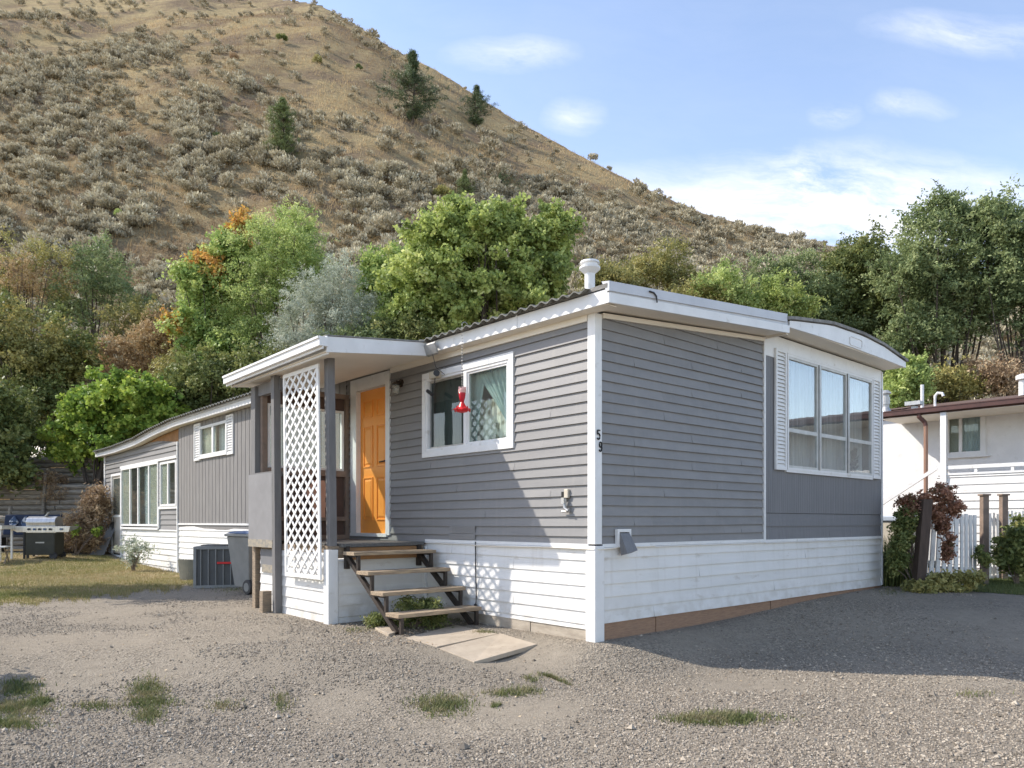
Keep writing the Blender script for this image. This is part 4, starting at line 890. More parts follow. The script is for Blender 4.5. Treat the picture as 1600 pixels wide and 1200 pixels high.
for k, u in enumerate((-.24, -.10, .03, .16, .30, .58)):
    mb = MB(); mb.lathe([(.032, -.03), (.028, 0)], (u, -.335, .82), 12, 'y'); mb.build('knob', M['blue'] if k % 2 else M['darkobj'], bq)
mb = MB(); pr_ = [(-.24, .90), (-.26, 1.02), (-.21, 1.12), (-.10, 1.17), (.10, 1.17), (.22, 1.10), (.25, .90)]
mb.prism([(-.36, y_, z_) for y_, z_ in pr_], (.74, 0, 0)); hood = mb.build('hood', M['stainless'], bq, bevel=.01)
mb = MB(); mb.tube([(-.24, -.27, 1.0), (-.24, -.32, 1.0), (.26, -.32, 1.0), (.26, -.27, 1.0)], .014, 8); mb.build('handle', M['galv'], hood)
mb = MB(); mb.hexa([(.04, -.12, 1.17), (.08, -.12, 1.17), (.08, -.05, 1.17), (.04, -.05, 1.17), (.14, -.12, 1.28), (.16, -.12, 1.28), (.16, -.05, 1.28), (.14, -.05, 1.28)]); mb.build('lid_thermometer', M['galv'], hood)
mb = MB(); mb.lathe([(.02, -.03), (.10, -.03), (.10, .03), (.02, .03)], (.34, -.24, .10), 18, 'y'); mb.build('wheel', M['darkobj'], bq); mb = MB(); mb.lathe([(.02, -.03), (.10, -.03), (.10, .03), (.02, .03)], (.34, .24, .10), 18, 'y'); mb.build('wheel', M['darkobj'], bq)
mb = MB(); mb.box(-.10, .12, -.281, -.277, .44, .475); mb.build('badge', M['galv'], bq)
# white table at the frame edge with a stool below, bench with print cushions behind the barbecue
xt, yt, zt_ = at(2, 820, 18.3); zg = gz(xt, yt)
tb = empty('side_table', (xt-.15, yt, zg), .1); tag(tb, 'white metal side table left of the barbecue', 'table')
mb = MB(); mb.box(-.5, .32, -.3, .3, .78, .88); mb.build('table_top', M['stainless'], tb, bevel=.01)
for sx in (-.45, .25):
    for sy in (-.25, .25): mb = MB(); mb.box(sx-.02, sx+.02, sy-.02, sy+.02, 0, .78); mb.build('leg', M['white'], tb)
cr = empty('folding_stool', (xt+.25, yt-.5, gz(xt+.25, yt-.5)), .3); tag(cr, 'small white stool with black straps beside the white table', 'stool')
mb = MB(); mb.box(-.22, .22, -.2, .2, .40, .43); mb.build('seat', M['white'], cr)
mb = MB()
for sx in (-1, 1): mb.bar((sx*.2, -.18, 0), (sx*.2, .18, .4), .025, .025); mb.bar((sx*.2, .18, 0), (sx*.2, -.18, .4), .025, .025)
mb.build('leg', M['treadB'], cr)
xb_, yb_, _ = at(46, 800, 20.2); bz = gz(xb_, yb_)
be = empty('bench', (xb_, yb_, bz), .05); tag(be, 'dark bench with navy patterned cushions behind the barbecue', 'bench')
mb = MB(); mb.box(-.85, .75, -.22, .25, .40, .46); mb.build('seat', M['darkobj'], be)
for sx in (-.8, .7): mb = MB(); mb.box(sx-.03, sx+.03, -.2, .25, 0, .40); mb.build('leg', M['darkobj'], be)
mb = MB(); mb.hexa([(-.8, .12, .46), (.72, .12, .46), (.72, .22, .46), (-.8, .22, .46), (-.8, .24, 1.02), (.72, .24, 1.02), (.72, .34, 1.02), (-.8, .34, 1.02)]); mb.build('backrest', pm('navy_cloth', (.03, .04, .07), None, 6, .9), be, bevel=.03)
for k in range(4):
    cx = -.52+k*.32; mb = MB(); mb.hexa([(cx-.02, .04, .62), (cx+.02, .04, .62), (cx+.02, .11, .62), (cx-.02, .11, .62), (cx-.13, .16, .80), (cx+.13, .16, .80), (cx+.13, .2, .80), (cx-.13, .2, .80)]); mb.hexa([(cx-.13, .13, .80), (cx+.13, .13, .80), (cx+.13, .2, .80), (cx-.13, .2, .80), (cx-.02, .17, .98), (cx+.02, .17, .98), (cx+.02, .22, .98), (cx-.02, .22, .98)]); mb.build('cushion', M['cloth'], be, bevel=.02)
x, y, z = at(157, 862, 20.0); z = gz(x, y)
mb = MB(); mb.hexa([(-.30, -.02, 0), (.10, -.02, 0), (.10, .0, 0), (-.30, .0, 0), (.16, .28, .84), (.30, .28, .84), (.30, .30, .84), (.16, .30, .84)]); o = mb.build('leaning_board', M['greyflat']); o.location = (x, y, z); tag(o, 'grey screen board leaning against the far corner of the home', 'board')

# retaining wall of stacked grey logs
rw = empty('retaining_wall', (-13.5, 21.2, .3), 0); tag(rw, 'stepped retaining wall of weathered grey logs behind the barbecue', 'retaining wall')
r5 = random.Random(11)
for t, (y0, za, zb2) in enumerate(((.0, 0, 1.0), (.62, 1.0, 1.85), (1.25, 1.85, 2.75))):
    mb = MB(); z = za
    while z < zb2:
        r = r5.uniform(.07, .10); xa = -6
        while xa < 3.4:
            ln = r5.uniform(1.8, 3.2); jj = r5.uniform(-.03, .03); mb.tube([(xa, y0+jj, z+r+r5.uniform(-.02, .02)), (xa+ln/2, y0+jj+r5.uniform(-.02, .02), z+r+r5.uniform(-.02, .02)), (xa+ln-.03, y0+jj, z+r)], [r, r*1.04, r*.95], 9); xa += ln
        z += 2*r*.97
    mb.build('log_tier', M['log'], rw)
mb = MB()
for k in range(5):
    x = -5+k*2.0; mb.tube([(x, -.14, -.2), (x+.03, .1, 1.3)], .05, 8); mb.tube([(x+.7, .5, .9), (x+.75, .55, 2.3)], .05, 8)
mb.build('stake', M['log'], rw)
# corrugated sheet resting on the upper terrace
x, y, z = at(62, 712, 23.6)
mb = MB()
for k in range(60): a = k*.045; mb.hexa([(a, 0, 0), (a+.045, 0, 0), (a+.045, .03, 0), (a, .03, 0), (a, .30, .45+.012*(k % 2)), (a+.045, .30, .45+.012*((k+1) % 2)), (a+.045, .33, .45), (a, .33, .45)])
o = mb.build('metal_sheet', M['galv']); o.location = (x-.6, y, z-.15); o.rotation_euler = (0, -.10, .05); tag(o, 'grey corrugated metal sheet on top of the log retaining wall', 'metal sheet')

# ------------------------------------------------------------------ white trailer next door
NW = empty('neighbour_house', l2w(12.4, 0)+(0,), ANG); tag(NW, 'white stucco mobile home next door with a brown roof and raised deck', 'house')
def NP(u, z, o=0): return (-o, u, z)      # u along its length, o towards us
def onN(px, py, o=0):
    r = onA(px, py, -(12.4-o)); return r
nwin = (*sorted((onN(1481, 680)[0], onN(1535, 680)[0])), onN(1508, 708)[1], onN(1508, 645)[1])
ZE = 3.48
mb = MB()
for a, b in ((-14, nwin[0]), (nwin[1], 16)): mb.box(0, .12, a, b, .3, ZE)
mb.box(0, .12, nwin[0], nwin[1], .3, nwin[2]); mb.box(0, .12, nwin[0], nwin[1], nwin[3], ZE); mb.box(.12, 4.5, -14, -13.88, .3, ZE); mb.box(.12, 4.5, 15.88, 16, .3, ZE); mb.box(4.38, 4.5, -13.88, 15.88, .3, ZE); mb.box(.4, .44, nwin[0]-.5, nwin[1]+.5, 1, 3.2)
mb.build('wall', M['stucco'], NW)
EY = onN(1374, 640, 1.2)[0]
mb = MB(); mb.quad((-1.15, -14.3, ZE+.02), (-1.15, EY, ZE+.02), (2.2, EY, 4.07), (2.2, -14.3, 4.07)); mb.quad((-.2, EY, ZE+.21), (-.2, 16.3, ZE+.21), (2.2, 16.3, 4.072), (2.2, EY, 4.072)); mb.quad((5.0, -14.3, ZE+.1), (5.0, 16.3, ZE+.1), (2.2, 16.3, 4.07), (2.2, -14.3, 4.07)); mb.quad((-1.15, -14.3, ZE-.03), (-1.15, EY, ZE-.03), (0, EY, ZE-.005), (0, -14.3, ZE-.005)); mb.box(0, .1, EY, 16, ZE, ZE+.24)
nr = mb.build('roof', M['roofbrown'], NW)
mb = MB(); mb.box(-1.27, -1.15, -14.3, EY, ZE-.07, ZE-.06); mb.box(-1.27, -1.25, -14.3, EY, ZE-.06, ZE+.03); mb.box(-1.28, -1.24, -14.3, EY, ZE+.015, ZE+.035); mb.box(-1.17, -1.14, -14.3, EY, ZE-.10, ZE+.03); mb.build('gutter', M['gutter'], nr)
mb = MB(); mb.box(-1.16, 0, -14.2, EY, ZE-.11, ZE-.10); mb.build('soffit', M['cream'], nr)
ug = onN(1436, 650, 1.2)[0]
mb = MB(); mb.tube([(-1.2, ug, ZE-.06), (-1.2, ug, ZE-.14), (-1.14, ug-.09, ZE-.26), (-1.14, ug-.11, ZE-.34)], .045, 10); mb.build('downpipe_bend', M['gutter'], NW)
mb = MB(); mb.tube([(-1.14, ug-.11, ZE-.33), (-1.14, ug-.11, .4)], .042, 10); mb.build('downpipe', M['downpipe'], NW)
mb = MB(); u = onN(1434, 628, 1.0)[0]; mb.box(-1.22, -1.0, u-.12, u+.18, ZE+.12, ZE+.20); mb.box(-1.14, -1.04, u-.02, u+.08, ZE+.0, ZE+.12); mb.build('roof_box', M['galv'], nr)
u = onN(1441, 610, .6)[0]; mb = MB(); mb.tube([(-.6, u, ZE+.1), (-.6, u, ZE+.62)], .035, 10); mb.tube([(-.5, u-.22, ZE+.1), (-.5, u-.22, ZE+.36), (-.5, u-.27, ZE+.42), (-.5, u-.36, ZE+.40), (-.5, u-.38, ZE+.34)], .03, 10); mb.build('vent_pipe', M['white'], nr)
u = onN(1384, 615, .6)[0]; mb = MB(); mb.lathe([(.13, ZE+.1), (.07, ZE+.22), (.07, ZE+.50), (.11, ZE+.52), (.11, ZE+.55), (.05, ZE+.60)], (-.6, u, 0), 16); mb.lathe([(.085, ZE+.28), (.085, ZE+.44)], (-.6, u, 0), 16); mb.build('chimney', M['galv'], nr)
mb = MB(); u = onN(1598, 600, .3)[0]; mb.lathe([(.07, ZE+.2), (.07, ZE+.5), (.12, ZE+.52), (.12, ZE+.6), (.04, ZE+.63)], (-.3, u, 0), 16); mb.build('chimney', M['white'], nr)
mb = MB(); frame(mb, NP, nwin[0]-.07, nwin[1]+.07, nwin[2]-.07, nwin[3]+.07, .10, -.02, .04); um = nwin[0]+(nwin[1]-nwin[0])*.62; mb.pbox(NP, um-.03, um+.03, nwin[2], nwin[3], -.02, .03); mb.pbox(NP, nwin[0]-.15, nwin[1]+.12, nwin[2]-.10, nwin[2]-.07, 0, .07)
nwd = mb.build('window', M['white'], NW); pane(NP, nwin[0], nwin[1], nwin[2], nwin[3], -.03, M['glass'], nwd); cloth(NP, lambda t: nwin[0], lambda t: um, nwin[2], nwin[3], -.12, M['curtain'], nwd, folds=7); mb = MB(); mb.pbox(NP, um, nwin[1], nwin[2], nwin[3], -.15, -.14); mb.build('blind', M['screen'], nwd)
# deck: rail, white boarded front, posts, sloping stair rail
DO = 1.15
ur, zr = onN(1465, 727, DO); ul, zl_ = onN(1380, 790, DO); zr = 2.27
mb = MB(); mb.pbox(NP, -14, ur, zr-.05, zr+.02, DO-.03, DO+.03); mb.pbox(NP, -14, ur, zr-.17, zr-.13, DO-.02, DO+.03)
k = ur-.05
while k > -14: mb.pbox(NP, k-.05, k, zr-.14, zr-.05, DO-.02, DO+.02); k -= .62
mb.build('deck_rail', M['white'], NW)
mb = MB(); laps(mb, lambda u, z, o=0: (-DO-o, u, z), -14, ur+.02, .3, lambda u: zr-.16, .16, .016, du=2, bottom=.25); mb.build('deck_front', M['vinyl'], NW)
mb = MB(); mb.box(-DO, -.0, -14, ur, 1.25, 1.33); mb.build('deck', M['treadB'], NW)
up = onN(1475, 690, DO)[0]
for uu in (up, up-3.2, up-6.4): mb = MB(); mb.pbox(NP, uu-.055, uu+.055, 1.3, ZE-.10, DO-.055, DO+.055); mb.build('deck_post', M['white'], NW)
mb = MB(); mb.bar(NP(ur, zr, DO), NP(ur+1.9, zr-1.25, DO), .06, .07); mb.bar(NP(ur, zr-.9, DO-.02), NP(ur+1.9, zr-1.9, DO-.02), .04, .2); mb.build('stair_rail', M['white'], NW)
mb = MB(); mb.pbox(NP, ur, ur+2.5, 1.05, 1.2, .0, .04); mb.build('wall_band', M['gutter'], NW)
# beige chest behind the vine
x, y = l2w(8.4, 1.35); xg = at(1393, 900, 13.9)
cb = empty('storage_chest', (xg[0], xg[1], gz(xg[0], xg[1])), ANG); tag(cb, 'beige chest with a pale blue lid between the two homes', 'chest')
mb = MB(); mb.box(-.3, .3, -.45, .45, 0, 1.02); mb.build('body', M['beige'], cb, bevel=.02)
mb = MB(); mb.box(-.33, .33, -.48, .48, 1.02, 1.12); mb.build('lid', pm('pale_blue_metal', (.48, .54, .62), None, 4, .5), cb, bevel=.02)

# ------------------------------------------------------------------ picket fence
xf, yf, _ = at(1500, 900, 11.7)
FE = empty('picket_fence', (xf, yf, gz(xf, yf))); tag(FE, 'low white picket fence with brown posts, overgrown by a reddish vine', 'fence'); FO = Vector(FE.location)
def picket_panel(pa, pb, h, n, Ya, Yb, lean_=0.0, label=None):
    xa, _, _ = at(pa, 900, Ya); xb, _, _ = at(pb, 900, Yb); za = gz(xa, Ya)+.02
    A = Vector((xa, Ya, za))-FO; d = Vector((xb-xa, Yb-Ya, 0)); ln = d.length; d.normalize(); q = Vector((-d.y, d.x, 0))
    def T(u, v, z): return A+d*u+q*v+Vector((0, 0, z))
    def hb(mb, u0, u1, v0, v1, z0, z1, l=0): return mb.hexa([T(u0, v0, z0), T(u1, v0, z0), T(u1, v1, z0), T(u0, v1, z0), T(u0+l, v0, z1), T(u1+l, v0, z1), T(u1+l, v1, z1), T(u0+l, v1, z1)])
    pn = hb(MB(), 0, ln, -.002, .05, .0, .06).build('panel', M['white'], FE)
    if label: pn['label'] = label
    w = ln/n
    for i in range(n): hb(MB(), i*w+.012, i*w+w*.70, 0, .02, .064, h+.012*math.sin(i*1.9), lean_*(1-i/n)).build('picket', M['white'], pn)
    for z in (.14, h-.15): hb(MB(), 0, ln, .022, .06, z, z+.08).build('rail', M['white'], pn)
picket_panel(1441, 1500, 1.12, 6, 11.3, 11.7, .12, 'leaning white picket panel under the vine')
picket_panel(1501, 1528, 1.12, 4, 11.7, 12.0); picket_panel(1545, 1568, 1.15, 4, 12.9, 13.2); picket_panel(1573, 1602, 1.2, 5, 13.3, 13.7)
def fpost(px, Y, ztop, w, cap=True, lean_=0.0, mat='brownwood', label=None):
    x, _, _ = at(px, 900, Y); z = gz(x, Y); h = CZ+(HY-ztop)/F*Y-z; O = Vector((x, Y, z-.05))-FO
    def P(a, b, c): return O+Vector((a, b, c))
    mb = MB(); mb.hexa([P(-w/2, -w/2, 0), P(w/2, -w/2, 0), P(w/2, w/2, 0), P(-w/2, w/2, 0), P(-w/2+lean_, -w/2, h), P(w/2+lean_, -w/2, h), P(w/2+lean_, w/2, h), P(-w/2+lean_, w/2, h)]); o = mb.build('post', M[mat], FE, bevel=.005)
    if label: o['label'] = label
    if cap: mb = MB(); c = w*.72; mb.box(O.x-c, O.x+c, O.y-c, O.y+c, O.z+h, O.z+h+.03); mb.build('cap', M[mat], o, bevel=.006)
fpost(1434, 11.0, 775, .14, False, .12, 'postbrown', 'dark leaning post'); fpost(1538, 12.3, 770, .10); fpost(1568, 12.9, 770, .10)
x, y, z = hitg(1441, 922)
mb = MB(); mb.box(-.04, .04, -.03, .03, 0, .30); o = mb.build('stake', M['tread']); o.location = (x, y, z-.02); tag(o, 'short pale wooden stake at the foot of the dark leaning post', 'stake')
# curved edging of stone blocks
eg = empty('stone_edging', hitg(1530, 905)); tag(eg, 'low curved edging of grey stone blocks along the right lawn', 'edging')
ep = [(1497, 918), (1507, 911), (1520, 905), (1535, 900), (1550, 896), (1566, 893), (1584, 891)]
P3 = [Vector(hitg(*p)) for p in ep]; oc = eg.location
for a, b in zip(P3[:-1], P3[1:]):
    mb = MB(); d = (b-a).normalized(); q = Vector((d.y, -d.x, 0)); q = -q if q.y < 0 else q
    a2 = a+d*.012-oc; b2 = b-oc
    mb.hexa([a2-q*.0+Vector((0, 0, -.08)), b2+Vector((0, 0, -.08)), b2+q*.3+Vector((0, 0, -.08)), a2+q*.3+Vector((0, 0, -.08)), a2+Vector((0, 0, .10)), b2+Vector((0, 0, .10)), b2+q*.3+Vector((0, 0, .11)), a2+q*.3+Vector((0, 0, .11))]); mb.build('block', M['edgestone'], eg, bevel=.012)

# ------------------------------------------------------------------ leaves, crowns, shrubs
def leafquads(P, size, aspect=.5, up=0.0, droop=0.0, rs=None, sizevar=.35):
    g = rs or rng; n = len(P)
    a = g.normal(size=(n, 3)); a[:, 2] += up; a /= np.linalg.norm(a, axis=1)[:, None]+1e-9
    b = np.cross(a, g.normal(size=(n, 3))); b /= np.linalg.norm(b, axis=1)[:, None]+1e-9
    s = (size*(1+sizevar*g.uniform(-1, 1, n)))[:, None]
    V = np.stack([P-a*s*.5, P+b*s*aspect*.5, P+a*s*.5, P-b*s*aspect*.5], 1)
    return V.reshape(-1, 3)
def quadsF(n): return np.arange(n*4).reshape(-1, 4)
def cloud(centres, per, spread, size, aspect=.5, up=0.0, tints=None, flat=.75, var=.5, k=11):
    n = len(centres); tw = max(1, per//k); m = n*tw; t = rng.random(n) if tints is None else np.asarray(tints)
    d = rng.normal(size=(m, 3)); d[:, 2] = d[:, 2]*.8+.25; d /= np.linalg.norm(d, axis=1)[:, None]; ln = rng.uniform(.5, 2.5, m)*np.repeat(np.broadcast_to(spread, n), tw)
    u = rng.random((m, k))**.7; P = np.repeat(centres, tw, 0)[:, None, :]+d[:, None, :]*(ln[:, None]*u)[:, :, None]; P[:, :, 2] -= (ln[:, None]*u**2)*.18; P = P.reshape(-1, 3)+rng.normal(size=(m*k, 3))*size*.45
    V = leafquads(P, size, aspect, up); tt = np.clip(np.repeat(t, tw*k)*(1-var)+np.repeat(rng.random(m), k)*var*.45+rng.random(m*k)*var*.55, 0, 1)
    return V, np.repeat(tt, 4)
def in_blob(b, n, gap=.38, sc=.9, shell=2.4, off=0.0):
    cx, cy, cz, rx_, ry_, rz_ = b; out = []
    m = n*3; d = rng.normal(size=(m, 3)); d /= np.linalg.norm(d, axis=1)[:, None]; r = rng.random(m)**(1/shell)
    th = np.arctan2(d[:, 2], d[:, 0]); r *= .68+.55*vnoise(th+off, d[:, 1]+off, .42)+.12*vnoise(th*3+off, d[:, 1]*3, .4)
    p = d*r[:, None]*np.array([rx_, ry_, rz_])+np.array([cx, cy, cz])
    k = vnoise(p[:, 0]+p[:, 1]*.7+off, p[:, 2]+p[:, 1]*.3, sc)*.6+vnoise(p[:, 0]*1.3+off, p[:, 2]-p[:, 1]*.6+off, sc*.55)*.4; p = p[k > 1.12*gap*rng.uniform(.7, 1.15, m)]
    return p[:n]
def pxblob(b, Y, depth=None):
    px, py, rx_, ry_ = b[:4]; x, _, z = at(px, py, Y); dy = b[4] if len(b) > 4 else 0
    a = rx_/F*Y; c = ry_/F*Y; return (x, Y+dy, z, a, depth or max(.5, (a+c)*.5), c)
LM = {
 'bright': leafmat('bright_green_leaves', [(0.102, 0.165, 0.043), (0.205, 0.315, 0.059), (0.362, 0.463, 0.087), (0.543, 0.563, 0.118)], .4),
 'maple': leafmat('fresh_green_leaves', [(0.154, 0.193, 0.069), (0.305, 0.386, 0.119), (0.521, 0.589, 0.188), (0.75, 0.75, 0.342)], .4),
 'feather': leafmat('feathery_green_leaves', [(0.18, 0.234, 0.081), (0.334, 0.428, 0.134), (0.515, 0.597, 0.216), (0.721, 0.748, 0.322)], .4),
 'yellowgreen': leafmat('yellow_green_leaves', [(0.151, 0.234, 0.077), (0.282, 0.392, 0.116), (0.49, 0.587, 0.195), (0.602, 0.587, 0.234)], .4),
 'orange': leafmat('turning_orange_leaves', [(0.265, 0.324, 0.075), (0.505, 0.359, 0.092), (0.664, 0.341, 0.112), (0.637, 0.594, 0.092)], .4),
 'silver': leafmat('silver_grey_leaves', [(0.194, 0.221, 0.166), (0.356, 0.394, 0.3), (0.551, 0.583, 0.466), (0.745, 0.75, 0.63)], .25),
 'dark': leafmat('dark_green_leaves', [(0.072, 0.091, 0.033), (0.14, 0.174, 0.059), (0.254, 0.284, 0.095), (0.395, 0.371, 0.142)], .3),
 'olive': leafmat('olive_leaves', [(0.125, 0.136, 0.055), (0.25, 0.248, 0.087), (0.399, 0.362, 0.13), (0.575, 0.475, 0.174)], .3),
 'elm': leafmat('grey_green_elm_leaves', [(0.092, 0.125, 0.053), (0.184, 0.239, 0.105), (0.299, 0.354, 0.155), (0.481, 0.52, 0.271)], .35),
 'brown': leafmat('dry_brown_leaves', [(0.149, 0.103, 0.069), (0.296, 0.206, 0.13), (0.493, 0.361, 0.223), (0.625, 0.499, 0.327)], .2),
 'vine': leafmat('reddish_vine_leaves', [(0.105, 0.102, 0.042), (0.255, 0.131, 0.084), (0.42, 0.217, 0.14), (0.57, 0.348, 0.238)], .25),
 'sage': leafmat('sagebrush_leaves', [(0.184, 0.156, 0.105), (0.348, 0.308, 0.215), (0.542, 0.485, 0.348), (0.762, 0.73, 0.545)], .15, .8),
 'pine': leafmat('pine_needles', [(0.045, 0.068, 0.033), (0.075, 0.112, 0.053), (0.128, 0.165, 0.075), (0.195, 0.225, 0.105)], .15),
 'needle2': leafmat('pale_pine_needles', [(0.075, 0.105, 0.045), (0.135, 0.18, 0.068), (0.21, 0.255, 0.09), (0.27, 0.3, 0.12)], .2),
 'straw': leafmat('dry_straw', [(0.203, 0.142, 0.081), (0.378, 0.27, 0.149), (0.567, 0.419, 0.23), (0.702, 0.54, 0.311)], .2, .8),
 'lawn': leafmat('lawn_blades', [(.07, .10, .025), (.14, .17, .045), (.26, .24, .09), (.36, .29, .15)], .3, .7),
 'weed': leafmat('weed_blades', [(.06, .085, .03), (.12, .15, .05), (.20, .20, .09), (.30, .25, .15)], .3, .7),
}
def tree(name, label, cat, basepx, Y, blobs, leaf, n=160, per=150, spread=.26, size=.11, aspect=.5, gap=.38, limbs=14, trunk=.13, bark='bark', second=None, group=None, shell=2.4, sc=.9, depth=None, up=0., base_y=None):
    bx = (basepx-HX)/F*Y; by = base_y or Y; bz = gz(bx, by)-.05
    e = empty(name, (bx, by, bz)); tag(e, label, cat, group); O = np.array([bx, by, bz])
    B = [pxblob(b, Y, depth) for b in blobs]; vol = np.array([b[3]*b[5] for b in B]); cnt = np.maximum(6, (n*vol/vol.sum()).astype(int))
    off = random.random()*20; cs = [in_blob(b, c, gap, sc, shell, off+i) for i, (b, c) in enumerate(zip(B, cnt))]; A = np.concatenate(cs)
    # keep the crown above the ground it stands on
    A = A[A[:, 2] > ground(A[:, 0], A[:, 1])+.15]
    parts = [(A, leaf)]
    if second:
        B2 = [pxblob(b, Y, depth) for b in second[1]]; m = np.zeros(len(A), bool)
        for b in B2: m |= (((A[:, 0]-b[0])/b[3])**2+((A[:, 2]-b[2])/b[5])**2) < 1
        m &= rng.random(len(A)) < .85; parts = [(A[~m], leaf), (A[m], second[0])]
    for P, lf in parts:
        if len(P) == 0: continue
        V, T = cloud(P-O, per, spread, size, aspect, up)
        npmesh('foliage', V, quadsF(len(V)//4), LM[lf], e, T)
    mb = MB(); c0 = A.mean(0)-O; top = np.array([c0[0], c0[1], max(c0[2], .8)])
    fork = top*np.array([.55, .55, .55]); r6 = random.Random(int(abs(basepx)*7+Y))
    mb.tube([(0, 0, 0), tuple(fork*.5+np.array([r6.uniform(-.1, .1), 0, 0])), tuple(fork), tuple(top*np.array([.9, .9, 1.0]))], [trunk, trunk*.85, trunk*.7, trunk*.25], 8)
    for k in range(min(limbs, len(A))):
        q = A[r6.randrange(len(A))]-O; s0 = fork*r6.uniform(.45, 1.0); mid = s0*.5+q*.5+np.array([r6.uniform(-.2, .2), r6.uniform(-.2, .2), -.05*abs(q[2])])
        mb.tube([tuple(s0), tuple(mid), tuple(q)], [trunk*.42, trunk*.24, trunk*.06], 5, False)
    mb.build('trunk', M[bark], e)
    return e
# --- trees at the foot of the hill, left to right
tree('broadleaf_tree', 'round bright green tree leaning over the far end of the home', 'tree', 163, 22.6, [(190, 650, 68, 62), (185, 612, 46, 34), (128, 668, 52, 46), (235, 640, 42, 46), (105, 708, 30, 28), (150, 705, 36, 26)], 'bright', 290, 110, .17, .13, .75, .30, 10, .15, base_y=21.6)
tree('broadleaf_tree', 'dark green bush tree at the left frame edge above the white table', 'tree', -25, 21.4, [(-10, 690, 48, 62), (15, 730, 30, 30), (-50, 640, 60, 70)], 'dark', 170, 120, .24, .12, .7, .3, 8)
tree('broadleaf_tree', 'dark olive tree mass left of the round bright green tree', 'tree', 60, 25.5, [(45, 590, 70, 70), (15, 520, 55, 55), (100, 545, 55, 55), (85, 620, 60, 55)], 'dark', 330, 130, .28, .11, .6, .34, 12, second=('olive', [(30, 520, 60, 45), (90, 560, 50, 40)]))
tree('broadleaf_tree', 'dense dark tree between the round bright tree and the orange leaved one', 'tree', 330, 23.5, [(330, 600, 55, 45), (280, 610, 35, 35), (400, 590, 45, 45)], 'dark', 170, 120, .24, .11, .6, .34, 8)
tree('broadleaf_tree', 'grey green loose tree standing above the dark olive mass', 'tree', 140, 30.5, [(150, 410, 42, 45), (130, 460, 50, 45), (195, 465, 35, 30), (110, 500, 40, 35)], 'elm', 190, 80, .32, .11, .45, .48, 16, .10)
tree('broadleaf_tree', 'sparse olive brown tree at the left edge of the hillside', 'tree', 25, 30.0, [(40, 425, 60, 60), (85, 430, 40, 45), (5, 470, 40, 45)], 'olive', 230, 70, .34, .10, .4, .5, 30, .09, second=('straw', [(60, 440, 50, 25)]))
tree('maple_tree', 'green maple with orange and red autumn leaves at its top', 'tree', 355, 25.5, [(318, 440, 45, 48), (305, 510, 42, 52), (345, 560, 48, 50), (368, 392, 34, 34), (340, 425, 50, 46), (385, 350, 14, 20)], 'yellowgreen', 300, 120, .23, .12, .65, .36, 14, .12, second=('orange', [(308, 392, 30, 20), (378, 350, 26, 34), (350, 425, 16, 16), (276, 500, 14, 16)]))
tree('locust_tree', 'feathery light green tree right of the orange leaved maple', 'tree', 440, 25.2, [(440, 400, 74, 58), (410, 460, 66, 60), (455, 365, 50, 36), (395, 520, 60, 50), (480, 430, 50, 50)], 'feather', 460, 150, .24, .085, .35, .34, 14, .13)
tree('olive_tree', 'silver grey leaved tree rising behind the entry roof', 'tree', 505, 22.5, [(495, 470, 52, 50), (468, 515, 48, 40), (532, 440, 30, 42), (560, 500, 42, 42), (520, 520, 60, 40)], 'silver', 280, 150, .20, .085, .25, .34, 12, .10)
tree('broadleaf_tree', 'yellow green tree between the silver tree and the largest green one', 'tree', 612, 25.5, [(612, 415, 36, 40), (596, 470, 42, 50), (645, 465, 40, 50), (580, 430, 25, 30)], 'yellowgreen', 190, 140, .23, .11, .5, .34, 10, .11)
tree('maple_tree', 'largest fresh green maple, behind the roof ridge left of the vent pipe', 'tree', 770, 22.5, [(755, 385, 84, 64), (690, 425, 84, 70), (838, 405, 62, 56), (800, 465, 100, 56), (655, 495, 52, 48), (715, 345, 42, 30), (866, 365, 36, 36), (740, 500, 80, 40), (790, 345, 40, 30)], 'maple', 840, 115, .18, .125, .7, .40, 16, .18)
tree('broadleaf_tree', 'thin olive green tree right of the vent pipe', 'tree', 1020, 27.5, [(1010, 425, 42, 40), (1045, 415, 30, 42), (975, 440, 36, 26), (1085, 440, 32, 34)], 'olive', 170, 90, .30, .10, .45, .46, 14, .08)
tree('broadleaf_tree', 'bright green bush behind the roof, nearest the vent pipe', 'tree', 1130, 24.5, [(1128, 455, 46, 34), (1160, 475, 32, 26)], 'feather', 100, 140, .22, .10, .45, .34, 8, .07)
tree('broadleaf_tree', 'bright green bush behind the arched end of the roof', 'tree', 1205, 24.8, [(1208, 465, 40, 34), (1180, 485, 36, 22), (1240, 490, 36, 30)], 'maple', 110, 140, .22, .10, .5, .36, 8, .07)
tree('broadleaf_tree', 'grey green thicket tree behind the arched roof end', 'tree', 1280, 27.0, [(1275, 470, 48, 50), (1245, 440, 40, 40), (1320, 530, 46, 42), (1260, 520, 40, 30), (1190, 440, 34, 34)], 'elm', 300, 110, .28, .11, .45, .38, 12, .10)
tree('elm_tree', 'dark bushy elm at the foot of the hill skyline, left of the tallest elm', 'tree', 1350, 27.5, [(1340, 400, 48, 40), (1365, 440, 58, 50), (1335, 480, 55, 45), (1390, 500, 50, 50), (1310, 430, 28, 36)], 'dark', 330, 120, .28, .12, .5, .38, 14, .14)
tree('elm_tree', 'tallest dark green elm above the white neighbouring home', 'tree', 1482, 25.0, [(1470, 375, 70, 60), (1530, 330, 46, 40), (1420, 430, 52, 60), (1500, 430, 76, 60), (1440, 510, 58, 52), (1400, 555, 36, 36), (1500, 500, 60, 40), (1480, 320, 30, 24)], 'elm', 620, 120, .27, .115, .45, .39, 22, .15)
